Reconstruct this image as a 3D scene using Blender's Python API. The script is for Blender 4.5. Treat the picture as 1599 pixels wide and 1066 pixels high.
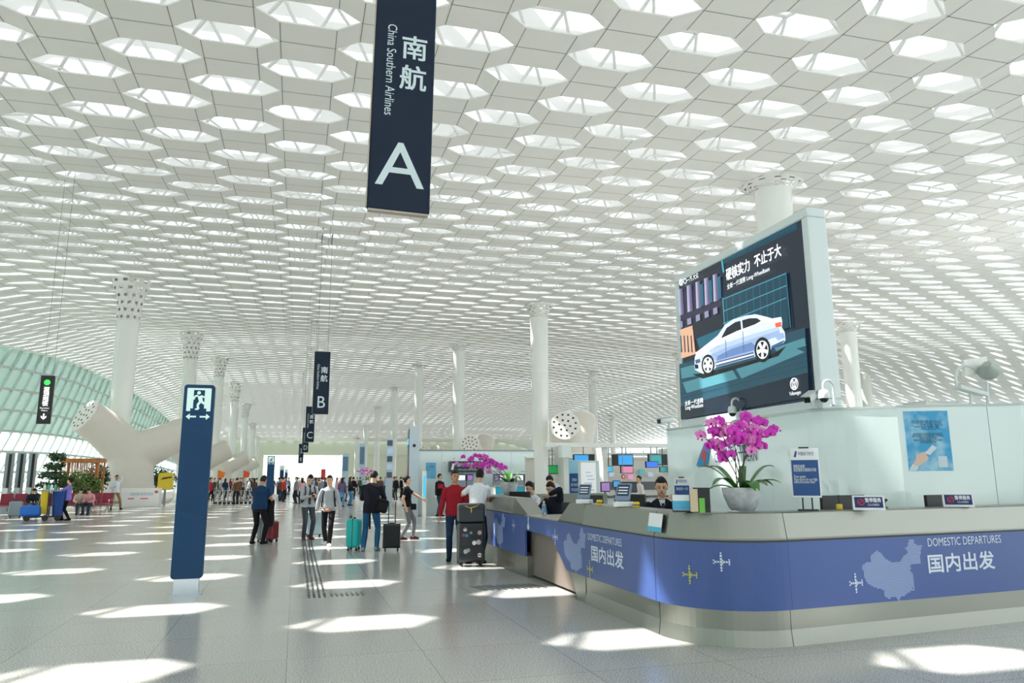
import bpy, math, random
import numpy as np
from mathutils import Vector, Matrix, Euler, Quaternion
from mathutils.geometry import tessellate_polygon
random.seed(7)
S = bpy.context.scene
COL = S.collection
for o in list(bpy.data.objects): bpy.data.objects.remove(o)

# ------------------------------------------------------------------ camera
IW, IH, FPX = 1599.0, 1066.0, 1149.0
PITCH, ROLL, YAW, EYE = math.radians(10.45), math.radians(0.35), math.radians(16.22), 1.6
def _cam_axes():
    F = Vector((0, math.cos(PITCH), math.sin(PITCH))); R = Vector((1, 0, 0)); U = R.cross(F)
    c, s = math.cos(ROLL), math.sin(ROLL)
    R, U = c * R - s * U, s * R + c * U
    m = Matrix.Rotation(-YAW, 3, 'Z')
    return m @ R, m @ U, m @ F
CR, CU, CF = _cam_axes()
cam_data = bpy.data.cameras.new('camera'); cam_data.sensor_width = 36.0; cam_data.lens = FPX / IW * 36.0
cam_data.clip_end = 1500; cam_data.clip_start = 0.1
cam = bpy.data.objects.new('camera', cam_data); COL.objects.link(cam)
cam.matrix_world = Matrix(((CR.x, CU.x, -CF.x, 0), (CR.y, CU.y, -CF.y, 0), (CR.z, CU.z, -CF.z, EYE), (0, 0, 0, 1)))
S.camera = cam
# where a sight line of the photograph meets a plane of the place (X across the hall, Y along it, Z up)
def ray(px, py): return (px - IW / 2) * CR - (py - IH / 2) * CU + FPX * CF
def at_z(px, py, z=0.0):
    d = ray(px, py); t = (z - EYE) / d.z; return Vector((d.x * t, d.y * t, z))
def at_x(px, py, x):
    d = ray(px, py); t = x / d.x; return Vector((x, d.y * t, EYE + d.z * t))
def at_y(px, py, y):
    d = ray(px, py); t = y / d.y; return Vector((d.x * t, y, EYE + d.z * t))

# ------------------------------------------------------------------ light
SUN_SHIFT = (8.4, -4.2)                     # how far a sun ray travels across / along the hall while it falls from ceiling to floor (15.3 m)
world = bpy.data.worlds.new('sky'); S.world = world; world.use_nodes = True
wn, wl = world.node_tree.nodes, world.node_tree.links
wn.clear()
w_out = wn.new('ShaderNodeOutputWorld'); w_bg = wn.new('ShaderNodeBackground'); w_tc = wn.new('ShaderNodeTexCoord')
w_sep = wn.new('ShaderNodeSeparateXYZ'); w_cr = wn.new('ShaderNodeValToRGB')
wl.new(w_tc.outputs['Generated'], w_sep.inputs[0]); wl.new(w_sep.outputs['Z'], w_cr.inputs[0])
w_cr.color_ramp.elements[0].position = 0.0; w_cr.color_ramp.elements[0].color = (0.95, 0.98, 1.0, 1)
w_cr.color_ramp.elements[1].position = 0.7; w_cr.color_ramp.elements[1].color = (0.62, 0.82, 1.0, 1)
wl.new(w_cr.outputs[0], w_bg.inputs[0]); w_bg.inputs[1].default_value = 1.7
wl.new(w_bg.outputs[0], w_out.inputs[0])
sun = bpy.data.objects.new('sun', bpy.data.lights.new('sun', 'SUN')); COL.objects.link(sun)
sun.data.energy = 10.0; sun.data.angle = math.radians(0.53); sun.data.color = (1.0, 0.95, 0.87)
sun.location = (-60, 40, 90)
sun.rotation_euler = Vector((-SUN_SHIFT[0], -SUN_SHIFT[1], 15.3)).to_track_quat('Z', 'Y').to_euler()
def added_uplight(x, y, z, sx, sy, watts, col=(1, 0.97, 0.93)):
    l = bpy.data.lights.new('added_uplight', 'AREA'); l.shape = 'RECTANGLE'; l.size = sx; l.size_y = sy; l.energy = watts; l.color = col
    o = bpy.data.objects.new('added_uplight', l); COL.objects.link(o); o.location = (x, y, z); o.rotation_euler = (math.pi, 0, 0); return o
UPL = 0.075
# unseen lamps added to brighten ceiling and camera-facing surfaces; some sit over service islands
for _i, (_x, _y, _z, _w) in enumerate([(10.5, 12.5, 2.55, 1500), (14, 31, 3.4, 3000), (10.5, 52, 2.6, 2200), (12, 90, 2.7, 1200), (-16, 25, 2.6, 1500), (40, 30, 3.2, 6000), (50, 70, 3.2, 7000), (3, -14, 2.6, 3000), (-16, -8, 2.6, 2500), (20, -12, 2.6, 3000)]):
    added_uplight(_x, _y, _z, 6, 5, _w * UPL)
S.view_settings.view_transform = 'Standard'; S.view_settings.look = 'None'; S.view_settings.gamma = 1; S.view_settings.use_curve_mapping = False
S.view_settings.exposure = 0.34
S.cycles.use_denoising = True
S.cycles.max_bounces = 8; S.cycles.diffuse_bounces = 4; S.cycles.glossy_bounces = 4; S.cycles.transmission_bounces = 6; S.cycles.transparent_max_bounces = 12
S.cycles.caustics_reflective = False; S.cycles.caustics_refractive = False; S.cycles.sample_clamp_indirect = 6.0

# ------------------------------------------------------------------ helpers
def lin(c):
    if isinstance(c, str):
        c = [int(c[i:i + 2], 16) / 255 for i in (0, 2, 4)]
        return tuple((v / 12.92 if v <= 0.04045 else ((v + 0.055) / 1.055) ** 2.4) for v in c)
    return tuple(c[:3])
_M = {}
def mat(name, c, rough=0.5, metal=0.0, emit=0.0, spec=0.5, trans=0.0, alpha=1.0, noise=0.0, nscale=40.0, bump=0.0, coat=0.0):
    """a procedural material; noise varies the colour a little, bump roughens the surface"""
    if name in _M: return _M[name]
    m = bpy.data.materials.new(name); m.use_nodes = True; _M[name] = m
    nt = m.node_tree; b = nt.nodes['Principled BSDF']; c = lin(c)
    b.inputs['Base Color'].default_value = (*c, 1); b.inputs['Roughness'].default_value = rough; b.inputs['Metallic'].default_value = metal
    b.inputs['Specular IOR Level'].default_value = spec; b.inputs['Transmission Weight'].default_value = trans; b.inputs['Alpha'].default_value = alpha
    b.inputs['Coat Weight'].default_value = coat
    if emit: b.inputs['Emission Color'].default_value = (*c, 1); b.inputs['Emission Strength'].default_value = emit
    if noise or bump:
        tc = nt.nodes.new('ShaderNodeTexCoord'); nz = nt.nodes.new('ShaderNodeTexNoise'); nz.inputs['Scale'].default_value = nscale; nz.inputs['Detail'].default_value = 4
        nt.links.new(tc.outputs['Object'], nz.inputs['Vector'])
        if noise:
            r = nt.nodes.new('ShaderNodeValToRGB'); r.color_ramp.elements[0].position = 0.3; r.color_ramp.elements[1].position = 0.7
            r.color_ramp.elements[0].color = (*[max(0, v * (1 - noise)) for v in c], 1); r.color_ramp.elements[1].color = (*[min(1, v * (1 + noise)) for v in c], 1)
            nt.links.new(nz.outputs['Fac'], r.inputs[0]); nt.links.new(r.outputs[0], b.inputs['Base Color'])
        if bump:
            bp = nt.nodes.new('ShaderNodeBump'); bp.inputs['Strength'].default_value = bump; bp.inputs['Distance'].default_value = 0.01
            nt.links.new(nz.outputs['Fac'], bp.inputs['Height']); nt.links.new(bp.outputs[0], b.inputs['Normal'])
    return m
def tag(o, label=None, cat=None, group=None, kind=None):
    for k, v in (('label', label), ('category', cat), ('group', group), ('kind', kind)):
        if v: o[k] = v
    return o

class MB:
    """collects faces of one mesh"""
    def __init__(s): s.v = []; s.f = []; s.m = []; s.sm = []
    def add(s, vs, fs, mi=0, smooth=False):
        n = len(s.v); s.v += [tuple(p) for p in vs]
        for f in fs: s.f.append([i + n for i in f]); s.m.append(mi); s.sm.append(smooth)
        return s
    def box(s, c, d, rz=0.0, mi=0, rx=0.0, ry=0.0):
        R = Euler((rx, ry, rz)).to_matrix(); c = Vector(c)
        vs = [c + R @ Vector((x * d[0] / 2, y * d[1] / 2, z * d[2] / 2)) for z in (-1, 1) for y in (-1, 1) for x in (-1, 1)]
        return s.add(vs, [(0, 2, 3, 1), (4, 5, 7, 6), (0, 1, 5, 4), (2, 6, 7, 3), (0, 4, 6, 2), (1, 3, 7, 5)], mi)
    def tube(s, pts, r, n=10, mi=0, cap=True, smooth=True):
        pts = [Vector(p) for p in pts]; rs = r if isinstance(r, (list, tuple)) else [r] * len(pts)
        vs = []; prev = None
        for i, p in enumerate(pts):
            t = (pts[min(i + 1, len(pts) - 1)] - pts[max(i - 1, 0)]).normalized()
            if prev is None: a = t.orthogonal().normalized()
            else:
                a = prev - t * prev.dot(t); a = a.normalized() if a.length > 1e-6 else t.orthogonal().normalized()
            prev = a; b = t.cross(a)
            vs += [p + rs[i] * (math.cos(2 * math.pi * k / n) * a + math.sin(2 * math.pi * k / n) * b) for k in range(n)]
        fs = [(i * n + k, i * n + (k + 1) % n, (i + 1) * n + (k + 1) % n, (i + 1) * n + k) for i in range(len(pts) - 1) for k in range(n)]
        s.add(vs, fs, mi, smooth)
        if cap: s.add(vs[:n], [tuple(range(n))[::-1]], mi); s.add(vs[-n:], [tuple(range(n))], mi)
        return s
    def lathe(s, prof, c=(0, 0, 0), n=24, mi=0, smooth=True, cap=True, sx=1.0, sy=1.0):
        vs = [(c[0] + sx * r * math.cos(2 * math.pi * k / n), c[1] + sy * r * math.sin(2 * math.pi * k / n), c[2] + z) for r, z in prof for k in range(n)]
        fs = [(i * n + k, i * n + (k + 1) % n, (i + 1) * n + (k + 1) % n, (i + 1) * n + k) for i in range(len(prof) - 1) for k in range(n)]
        s.add(vs, fs, mi, smooth)
        if cap: s.add(vs[:n], [tuple(range(n))[::-1]], mi); s.add(vs[-n:], [tuple(range(n))], mi)
        return s
    def ball(s, c, r, n=12, mi=0, M=None):
        r = r if isinstance(r, (list, tuple)) else (r, r, r); c = Vector(c); h = max(4, n // 2); vs = []
        for i in range(h + 1):
            th = math.pi * i / h
            for k in range(n):
                p = Vector((r[0] * math.sin(th) * math.cos(2 * math.pi * k / n), r[1] * math.sin(th) * math.sin(2 * math.pi * k / n), r[2] * math.cos(th)))
                vs.append(c + (M @ p if M else p))
        fs = [(i * n + k, (i + 1) * n + k, (i + 1) * n + (k + 1) % n, i * n + (k + 1) % n) for i in range(h) for k in range(n)]
        return s.add(vs, fs, mi, True)
    def prism(s, poly, O, A, B, N, mi=0, mi_side=None):
        """polygon (u,v) on the plane O + u*A + v*B, given thickness along N (vector)"""
        O, A, B, N = Vector(O), Vector(A), Vector(B), Vector(N); n = len(poly)
        f = [O + u * A + v * B + N for u, v in poly]; k = [O + u * A + v * B for u, v in poly]
        tris = tessellate_polygon([[Vector((u, v, 0)) for u, v in poly]])
        ar = sum(poly[i][0] * poly[(i + 1) % n][1] - poly[(i + 1) % n][0] * poly[i][1] for i in range(n))
        flip = (ar > 0) != (A.cross(B).dot(N) > 0)
        def orient(t):
            a = [poly[i] for i in t]; d = (a[1][0] - a[0][0]) * (a[2][1] - a[0][1]) - (a[2][0] - a[0][0]) * (a[1][1] - a[0][1])
            return t if (d > 0) == (A.cross(B).dot(N) > 0) else t[::-1]
        T = [orient(tuple(t)) for t in tris]
        s.add(f, T, mi); s.add(k, [t[::-1] for t in T], mi_side if mi_side is not None else mi)
        sd = [(i, (i + 1) % n, n + (i + 1) % n, n + i) for i in range(n)]
        if flip: sd = [t[::-1] for t in sd]
        return s.add(k + f, sd, mi_side if mi_side is not None else mi)
    def sweep(s, path, prof, mi=0, smooth=False, closed_prof=True, cap=True):
        """profile (offset to the outside, z) carried along a plan path [(x,y)]; the outside is on the path's right"""
        P = [Vector(p) for p in path]; n = len(prof); vs = []
        for i, p in enumerate(P):
            d0 = (P[i] - P[i - 1]).normalized() if i else None; d1 = (P[i + 1] - P[i]).normalized() if i + 1 < len(P) else None
            d = ((d0 or d1) + (d1 or d0)).normalized(); nn = Vector((d.y, -d.x)); sc = 1 / max(0.3, nn.dot(Vector(((d1 or d0).y, -(d1 or d0).x))))
            vs += [(p.x + nn.x * o * sc, p.y + nn.y * o * sc, z) for o, z in prof]
        m = n if closed_prof else n - 1
        fs = [(i * n + k, i * n + (k + 1) % n, (i + 1) * n + (k + 1) % n, (i + 1) * n + k) for i in range(len(P) - 1) for k in range(m)]
        s.add(vs, fs, mi, smooth)
        if cap and closed_prof: s.add(vs[:n], [tuple(range(n))[::-1]], mi); s.add(vs[-n:], [tuple(range(n))], mi)
        return s
    def build(s, name, mats, parent=None, world=False, bevel=0.0, loc=None, rz=0.0, merge=False):
        me = bpy.data.meshes.new(name); vs = s.v
        if world and parent is not None:
            inv = parent_matrix(parent).inverted(); vs = [inv @ Vector(p) for p in vs]
        me.from_pydata([tuple(p) for p in vs], [], s.f)
        for m in (mats if isinstance(mats, (list, tuple)) else [mats]): me.materials.append(m)
        me.polygons.foreach_set('material_index', s.m); me.polygons.foreach_set('use_smooth', s.sm)
        me.update()
        o = bpy.data.objects.new(name, me); COL.objects.link(o)
        if loc is not None: o.location = loc
        o.rotation_euler.z = rz
        if parent is not None: o.parent = parent
        if bevel:
            b = o.modifiers.new('bevel', 'BEVEL'); b.width = bevel; b.segments = 2; b.limit_method = 'ANGLE'; b.angle_limit = 0.8
        return o
def parent_matrix(o):
    m = o.matrix_basis.copy()
    while o.parent: o = o.parent; m = o.matrix_basis @ m
    return m
def thing(name, label, cat, loc=(0, 0, 0), rz=0.0, group=None):
    o = bpy.data.objects.new(name, None); COL.objects.link(o); o.location = loc; o.rotation_euler.z = rz; o.empty_display_size = 0.2
    return tag(o, label, cat, group)
def kids(o): return sorted((c for c in bpy.data.objects if c.parent == o), key=lambda c: c.name)
def copy_tree(o, parent=None):
    c = o.copy(); COL.objects.link(c)
    if parent is not None: c.parent = parent
    for ch in kids(o): copy_tree(ch, c)
    return c
def struct(o): o['kind'] = 'structure'; return o
def smooth01(t): t = min(1.0, max(0.0, t)); return t * t * (3 - 2 * t)
def text_faces(body, size, space=1.0, bold=0.0):
    """outline of a written line as (verts2d, faces), its left end at u=0 and its base line at v=0; also its width"""
    cu = bpy.data.curves.new('line', 'FONT'); cu.body = body; cu.size = size; cu.space_character = space; cu.resolution_u = 3
    o = bpy.data.objects.new('line', cu); COL.objects.link(o)
    dg = bpy.context.evaluated_depsgraph_get(); me = bpy.data.meshes.new_from_object(o.evaluated_get(dg))
    vs = [(v.co.x, v.co.y) for v in me.vertices]; fs = [tuple(p.vertices) for p in me.polygons]
    bpy.data.objects.remove(o); bpy.data.curves.remove(cu); bpy.data.meshes.remove(me)
    return vs, fs, (max(v[0] for v in vs) if vs else 0)
def put_text(mb, body, O, A, B, size, align='l', mi=0, space=1.0, bold=0.0, lift=0.003, fit=None):
    """writes a line on the plane O + u*A + v*B"""
    vs, fs, w = text_faces(body, size, space, bold); O, A, B = Vector(O), Vector(A).normalized(), Vector(B).normalized(); N = A.cross(B)
    k = fit / w if fit and w else 1.0; off = {'l': 0, 'c': -w * k / 2, 'r': -w * k}[align]
    for q, (du, dv) in enumerate(((0, 0), (bold, bold), (-bold, -bold), (bold, -bold), (-bold, bold)) if bold else ((0, 0),)): mb.add([O + (u * k + off + du) * A + (v + dv) * B + N * (lift + q * 0.0001) for u, v in vs], fs, mi)
    return mb
def arc(cx, cy, r, a0, a1, n): return [(cx + r * math.cos(math.radians(a0 + (a1 - a0) * i / n)), cy + r * math.sin(math.radians(a0 + (a1 - a0) * i / n))) for i in range(n + 1)]
X3, Y3, Z3 = Vector((1, 0, 0)), Vector((0, 1, 0)), Vector((0, 0, 1))
# ------------------------------------------------------------------ people
from mathutils.bvhtree import BVHTree
def loft(mb, rings, mi, n=14):
    """closed body segment through elliptic rings (centre, half width vector, half depth vector)"""
    vs = []
    for c, a, b in rings: vs += [c + a * math.cos(2 * math.pi * k / n) + b * math.sin(2 * math.pi * k / n) for k in range(n)]
    fs = [(i * n + k, i * n + (k + 1) % n, (i + 1) * n + (k + 1) % n, (i + 1) * n + k) for i in range(len(rings) - 1) for k in range(n)]
    fs += [tuple(range(n))[::-1], tuple(range((len(rings) - 1) * n, len(rings) * n))]
    mb.add(vs, fs, mi)
def limb(mb, p, q, r0, r1, mi, n=10, bulge=0.0):
    d = q - p; a = d.orthogonal().normalized(); b = d.cross(a).normalized(); R = []
    for i in range(7):
        t = i / 6; r = r0 + (r1 - r0) * t + bulge * math.sin(math.pi * min(1, t * 1.25)) ; R.append((p + d * t, a * r, b * r))
    e0, e1 = d.normalized() * r0 * 0.6, d.normalized() * r1 * 0.6
    R = [(p - e0, a * r0 * 0.6, b * r0 * 0.6)] + R + [(q + e1, a * r1 * 0.6, b * r1 * 0.6)]
    loft(mb, R, mi, n)
def ik(p, t, l1, l2, hint):
    d = t - p; L = min(d.length, (l1 + l2) * 0.999); d = d.normalized(); t = p + d * L
    x = (l1 * l1 - l2 * l2 + L * L) / (2 * L); hgt = math.sqrt(max(0, l1 * l1 - x * x)); h = hint - d * hint.dot(d); h = h.normalized() if h.length > 1e-5 else d.orthogonal().normalized()
    return p + d * x + h * hgt, t
SKIN, TOP, BOT, SHOE, UNDER, SHOE_R = range(6)
def cloth(c): return mat('cloth ' + c, c, 0.85, spec=0.2, noise=0.1, nscale=30)
M_SKINS = {'a': mat('skin tone light', 'DDB093', 0.5, spec=0.3), 'b': mat('skin tone tan', 'C4916F', 0.5, spec=0.3)}
M_HAIR = mat('black hair', '15110F', 0.5, spec=0.3); M_EYE = mat('dark iris', '1B1310', 0.3); M_LIP = mat('lips', 'A85C50', 0.5)
def person(label, loc, rz, top='333333', bottom='22242A', shoes='1A1A1C', height=1.72, skin='a', sleeve='long', hand_l=None, hand_r=None, foot_l=None, foot_r=None, lean=0.0, side=0.0,
           nod=0.0, turn=0.0, hair='short', seat=None, vox=0.011, wide=1.0, face=False, under=None, hem=-0.06, group=None, knee=None, fingers=True, hairc=None, smile=False):
    """one figure facing local -Y; hand and foot targets are local (x to the figure's left is +X) for a 1.75 m body"""
    V = Vector; mb = MB(); pz = seat if seat is not None else 0.93
    if seat is None and (foot_l or foot_r): pz = 0.915
    P = V((0, 0, pz)); sp = Matrix.Rotation(lean, 3, 'X') @ Matrix.Rotation(side, 3, 'Y')     # lean > 0 bends forward (-Y)
    up = lambda z, y=0.0, x=0.0: P + sp @ V((x, y, z))
    ax, ay = sp @ X3, sp @ Y3; w = wide
    # trunk
    loft(mb, [(P + V((0, 0.0, -0.10)), X3 * 0.10 * w, Y3 * 0.08 * w), (P + V((0, 0.005, -0.05)), X3 * 0.155 * w, Y3 * 0.112 * w), (up(0.03), ax * 0.165 * w, ay * 0.118 * w), (up(0.13, -0.004), ax * 0.148 * w, ay * 0.108 * w),
              (up(0.25, -0.008), ax * 0.155 * w, ay * 0.112 * w), (up(0.37, -0.006), ax * 0.172 * w, ay * 0.115 * w), (up(0.45, 0.0), ax * 0.165 * w, ay * 0.1), (up(0.50, 0.008), ax * 0.12, ay * 0.075), (up(0.535, 0.012), ax * 0.065, ay * 0.058)], TOP, 18)
    # neck and head
    hr = sp @ Matrix.Rotation(turn, 3, 'Z') @ Matrix.Rotation(nod, 3, 'X'); nb = up(0.50, 0.012); hc = nb + sp @ V((0, -0.012, 0.07)) + hr @ V((0, -0.012, 0.125))
    limb(mb, nb, hc + hr @ V((0, 0.02, -0.06)), 0.052, 0.05, SKIN)
    mb.ball(hc + hr @ V((0, 0.008, 0.022)), (0.077, 0.092, 0.096), 16, SKIN, hr)
    mb.ball(hc + hr @ V((0, -0.022, -0.045)), (0.061, 0.063, 0.07), 14, SKIN, hr)
    mb.ball(hc + hr @ V((0, -0.058, -0.088)), (0.026, 0.02, 0.02), 8, SKIN, hr)
    mb.ball(hc + hr @ V((0, -0.092, -0.022)), (0.015, 0.018, 0.022), 8, SKIN, hr); mb.ball(hc + hr @ V((0, -0.085, 0.002)), (0.009, 0.012, 0.026), 8, SKIN, hr)
    for s in (-1, 1): mb.ball(hc + hr @ V((s * 0.076, 0.012, -0.01)), (0.011, 0.02, 0.031), 8, SKIN, hr)
    if under is not None:  # open jacket: the shirt front shows
        loft(mb, [(up(0.02, -0.03), ax * 0.06, ay * 0.102), (up(0.2, -0.035), ax * 0.065, ay * 0.098), (up(0.37, -0.03), ax * 0.06, ay * 0.1), (up(0.47, -0.02), ax * 0.05, ay * 0.08), (up(0.53, -0.01), ax * 0.05, ay * 0.055)], UNDER, 12)
    # arms
    arms = {}
    for s, tg in ((1, hand_l), (-1, hand_r)):
        sh = up(0.455, 0.0, s * 0.172 * (0.6 + 0.4 * w)); tgt = V(tg) if tg else V((s * 0.27, -0.03, pz - 0.10))
        el, wr = ik(sh, tgt, 0.285, 0.255, V((s * 0.55, 0.8, -0.35)))
        loose = 0.008 if sleeve == 'long' else 0.0
        mid = sh + (el - sh) * 0.62
        limb(mb, sh, mid, 0.055 * (0.7 + 0.3 * w), 0.05 + loose, TOP if sleeve != 'none' else SKIN)
        limb(mb, mid, el, 0.042 + loose, 0.038 + loose, TOP if sleeve == 'long' else SKIN)
        fw = el + (wr - el) * 0.88
        limb(mb, el, fw if sleeve == 'long' else wr, 0.04 + loose, 0.028 + loose, TOP if sleeve == 'long' else SKIN, bulge=0.004)
        if sleeve == 'long': limb(mb, fw, wr, 0.026, 0.024, SKIN)
        # hand
        d = (wr - el).normalized(); out = V((s, 0, 0)); nrm = out - d * out.dot(d); nrm = nrm.normalized() if nrm.length > 0.2 else d.orthogonal().normalized(); wd = d.cross(nrm).normalized()
        if wd.y > 0: wd = -wd
        pc = wr + d * 0.045; Mx = Matrix((wd, nrm, d)).transposed()
        mb.ball(pc, (0.036, 0.017, 0.052), 10, SKIN, Mx)
        if fingers:
            for k, ln in enumerate((0.062, 0.07, 0.066, 0.052)):
                b0 = pc + d * 0.036 + wd * (0.027 - 0.0185 * k); b1 = b0 + d * ln * 0.5 - nrm * 0.006; b2 = b1 + (d * 0.75 - nrm * 0.65).normalized() * ln * 0.5
                limb(mb, b0, b1, 0.0088, 0.0082, SKIN, 6); limb(mb, b1, b2, 0.0082, 0.007, SKIN, 6)
            t0 = pc - d * 0.02 + wd * 0.028; t1 = t0 + (d * 0.55 + wd * 0.8 - nrm * 0.2).normalized() * 0.035; t2 = t1 + (d * 0.9 + wd * 0.2 - nrm * 0.3).normalized() * 0.03
            limb(mb, t0, t1, 0.012, 0.0095, SKIN, 6); limb(mb, t1, t2, 0.0095, 0.008, SKIN, 6)
        arms[s] = (wr, pc, d)
    # legs
    for s, ft in ((1, foot_l), (-1, foot_r)):
        hp = P + V((s * 0.088, 0, -0.03)); f = V(ft) if ft else V((s * 0.1, 0.0 if seat is None else -0.42, 0.0)); an = f + V((0, 0.02, 0.085))
        kn, an = ik(hp, an, 0.44, 0.425, V((s * 0.12, -1, 0)))
        limb(mb, hp, kn, 0.088 * (0.6 + 0.4 * w), 0.058, BOT, 12); limb(mb, kn, an + V((0, 0, -0.03)), 0.056, 0.044, BOT, 12, bulge=0.006)
        fd = V((s * 0.18, -1, 0)).normalized(); fl = an + V((0, 0, -0.085))
        loft(mb, [(fl - fd * 0.075 + V((0, 0, 0.04)), fd.cross(Z3) * 0.028, Z3 * 0.03), (fl - fd * 0.045 + V((0, 0, 0.045)), fd.cross(Z3) * 0.038, Z3 * 0.044), (fl + fd * 0.04 + V((0, 0, 0.042)), fd.cross(Z3) * 0.042, Z3 * 0.041), (fl + fd * 0.12 + V((0, 0, 0.028)), fd.cross(Z3) * 0.046, Z3 * 0.027), (fl + fd * 0.175 + V((0, 0, 0.022)), fd.cross(Z3) * 0.03, Z3 * 0.019)], SHOE if s == 1 else SHOE_R, 12)
    # fuse into one skin
    sc = height / 1.75
    me = bpy.data.meshes.new('person'); me.from_pydata(mb.v, [], mb.f); tmp = bpy.data.objects.new('tmp', me); COL.objects.link(tmp)
    r = tmp.modifiers.new('r', 'REMESH'); r.mode = 'VOXEL'; r.voxel_size = vox; sm = tmp.modifiers.new('s', 'SMOOTH'); sm.iterations = 2; sm.factor = 0.5
    body = bpy.data.meshes.new_from_object(tmp.evaluated_get(bpy.context.evaluated_depsgraph_get())); bpy.data.objects.remove(tmp); bpy.data.meshes.remove(me)
    body.name = 'person'
    bvh = BVHTree.FromPolygons([V(p) for p in mb.v], mb.f)
    n = len(body.vertices); co = np.empty(n * 3, np.float32); body.vertices.foreach_get('co', co); co = co.reshape(-1, 3); no = np.empty(n * 3, np.float32); body.vertices.foreach_get('normal', no); no = no.reshape(-1, 3)
    lab = []; up_ax = sp @ Z3
    for p in body.polygons:
        i = bvh.find_nearest(p.center)[2]; l = mb.m[i] if i is not None else TOP
        if l == TOP and (p.center - P).dot(up_ax) < hem and abs(p.center.x) < 0.22: l = BOT
        elif l == BOT and (p.center - P).dot(up_ax) > hem and (seat is None or p.center.y > -0.12): l = TOP
        lab.append(l)
    body.materials.clear(); body.materials.append(M_SKINS[skin]); body.polygons.foreach_set('use_smooth', [True] * len(body.polygons))
    body.vertices.foreach_set('co', (co * sc).ravel()); body.update()
    ob = bpy.data.objects.new('person', body); COL.objects.link(ob); ob.location = loc; ob.rotation_euler.z = rz; tag(ob, label, 'person', group)
    polys = [tuple(p.vertices) for p in body.polygons]
    for l, nm, c in ((TOP, 'shirt', top), (BOT, 'trousers', bottom), (SHOE, 'shoe', shoes), (SHOE_R, 'shoe', shoes), (UNDER, 'undershirt', under)):
        fs = [polys[i] for i in range(len(polys)) if lab[i] == l]
        if not fs or c is None: continue
        idx = sorted({v for f in fs for v in f}); mp = {v: i for i, v in enumerate(idx)}; cnt = {}
        for f in fs:
            for a, b in zip(f, f[1:] + f[:1]): e = (min(a, b), max(a, b)); cnt[e] = cnt.get(e, 0) + 1
        edge = {v for e, k in cnt.items() if k == 1 for v in e}
        vs = [(co[v] + no[v] * (0.001 if v in edge else 0.007)) * sc for v in idx]
        cm = MB(); cm.add([tuple(map(float, v)) for v in vs], [[mp[v] for v in f] for f in fs], 0, True); cm.build(nm, cloth(c), ob)
    # hair
    hm = MB(); nH = 20; vs = []; hH = 12
    for i in range(hH + 1):
        th = math.pi * i / hH
        for k in range(nH):
            d = V((math.sin(th) * math.cos(2 * math.pi * k / nH), math.sin(th) * math.sin(2 * math.pi * k / nH), math.cos(th)))
            low = {'short': -0.72, 'bald': 0.0, 'long': -0.8, 'bun': -0.75}[hair]
            front = 0.36 if hair != 'bald' else 0.8
            lim = front if d.y < -0.35 else low + (front - low) * max(0, min(1, (0.1 - d.y) / 0.5))
            rr = 1.0 if d.z > lim else 0.8
            wob = 1 + 0.03 * math.sin(9 * d.x + 5 * d.y + 7 * d.z)
            rad = V((0.0835, 0.102, 0.115)) if hair != 'bald' else V((0.076, 0.096, 0.1))
            vs.append(hc + hr @ (V((0, 0.012, 0.026)) + V((d.x * rad.x, d.y * rad.y, d.z * rad.z)) * rr * (wob if rr == 1 else 1)))
    hm.add(vs, [(i * nH + k, (i + 1) * nH + k, (i + 1) * nH + (k + 1) % nH, i * nH + (k + 1) % nH) for i in range(hH) for k in range(nH)], 0, True)
    if hair == 'long': loft(hm, [(hc + hr @ V((0, 0.05, 0.06)), X3 * 0.07, Y3 * 0.05), (hc + hr @ V((0, 0.06, -0.06)), X3 * 0.082, Y3 * 0.05), (hc + hr @ V((0, 0.07, -0.16)), X3 * 0.085, Y3 * 0.045), (hc + hr @ V((0, 0.085, -0.3)), X3 * 0.06, Y3 * 0.03)], 0, 12); hm.sm[-1] = True
    if hair == 'bun': hm.ball(hc + hr @ V((0, 0.115, 0.06)), 0.042, 10)
    hm.v = [tuple(V(v) * sc) for v in hm.v]; hm.build('hair', hairc or M_HAIR, ob)
    if face:
        for s in (-1, 1):
            e = MB().ball(hc + hr @ V((s * 0.031, -0.077, 0.004)), (0.0135, 0.008, 0.0055), 8, 0, hr); e.v = [tuple(V(v) * sc) for v in e.v]; e.build('eye', M_EYE, ob)
            e = MB().tube([hc + hr @ V((s * 0.016, -0.0875, 0.024)), hc + hr @ V((s * 0.033, -0.083, 0.029)), hc + hr @ V((s * 0.05, -0.07, 0.022))], 0.0035, 5); e.v = [tuple(V(v) * sc) for v in e.v]; e.build('eyebrow', M_HAIR, ob)
        e = MB().ball(hc + hr @ V((0, -0.081, -0.06)), (0.024, 0.008, 0.0065), 8, 0, hr); e.v = [tuple(V(v) * sc) for v in e.v]; e.build('mouth', M_LIP, ob)
    W = Matrix.Translation(loc) @ Matrix.Rotation(rz, 4, 'Z')
    ob_pts = {'hand_l': W @ (arms[1][1] * sc), 'hand_r': W @ (arms[-1][1] * sc), 'head': W @ (hc * sc), 'chest': W @ (up(0.35) * sc), 'pelvis': W @ (P * sc)}
    return ob, ob_pts
# ------------------------------------------------------------------ shared materials
M_WHITE = mat('white paint', 'EFEFEA', 0.45)
M_COLUMN = mat('white enamelled column', 'E9ECE8', 0.22, coat=0.3)
M_DARK = mat('black plastic', '16181C', 0.45)
M_STEEL = mat('brushed steel', 'B4B2AB', 0.34, 1.0, noise=0.06, nscale=9)
M_GREYMET = mat('grey metal', '8E9499', 0.4, 0.6)
M_SKIN_CEIL = mat('ceiling sheet', 'E0E0DC', 0.6, spec=0.25)
M_SEAM = mat('panel joint', '8C8C86', 0.7)
M_TRUSS = mat('white roof steel', 'F4F3EF', 0.5)

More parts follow.
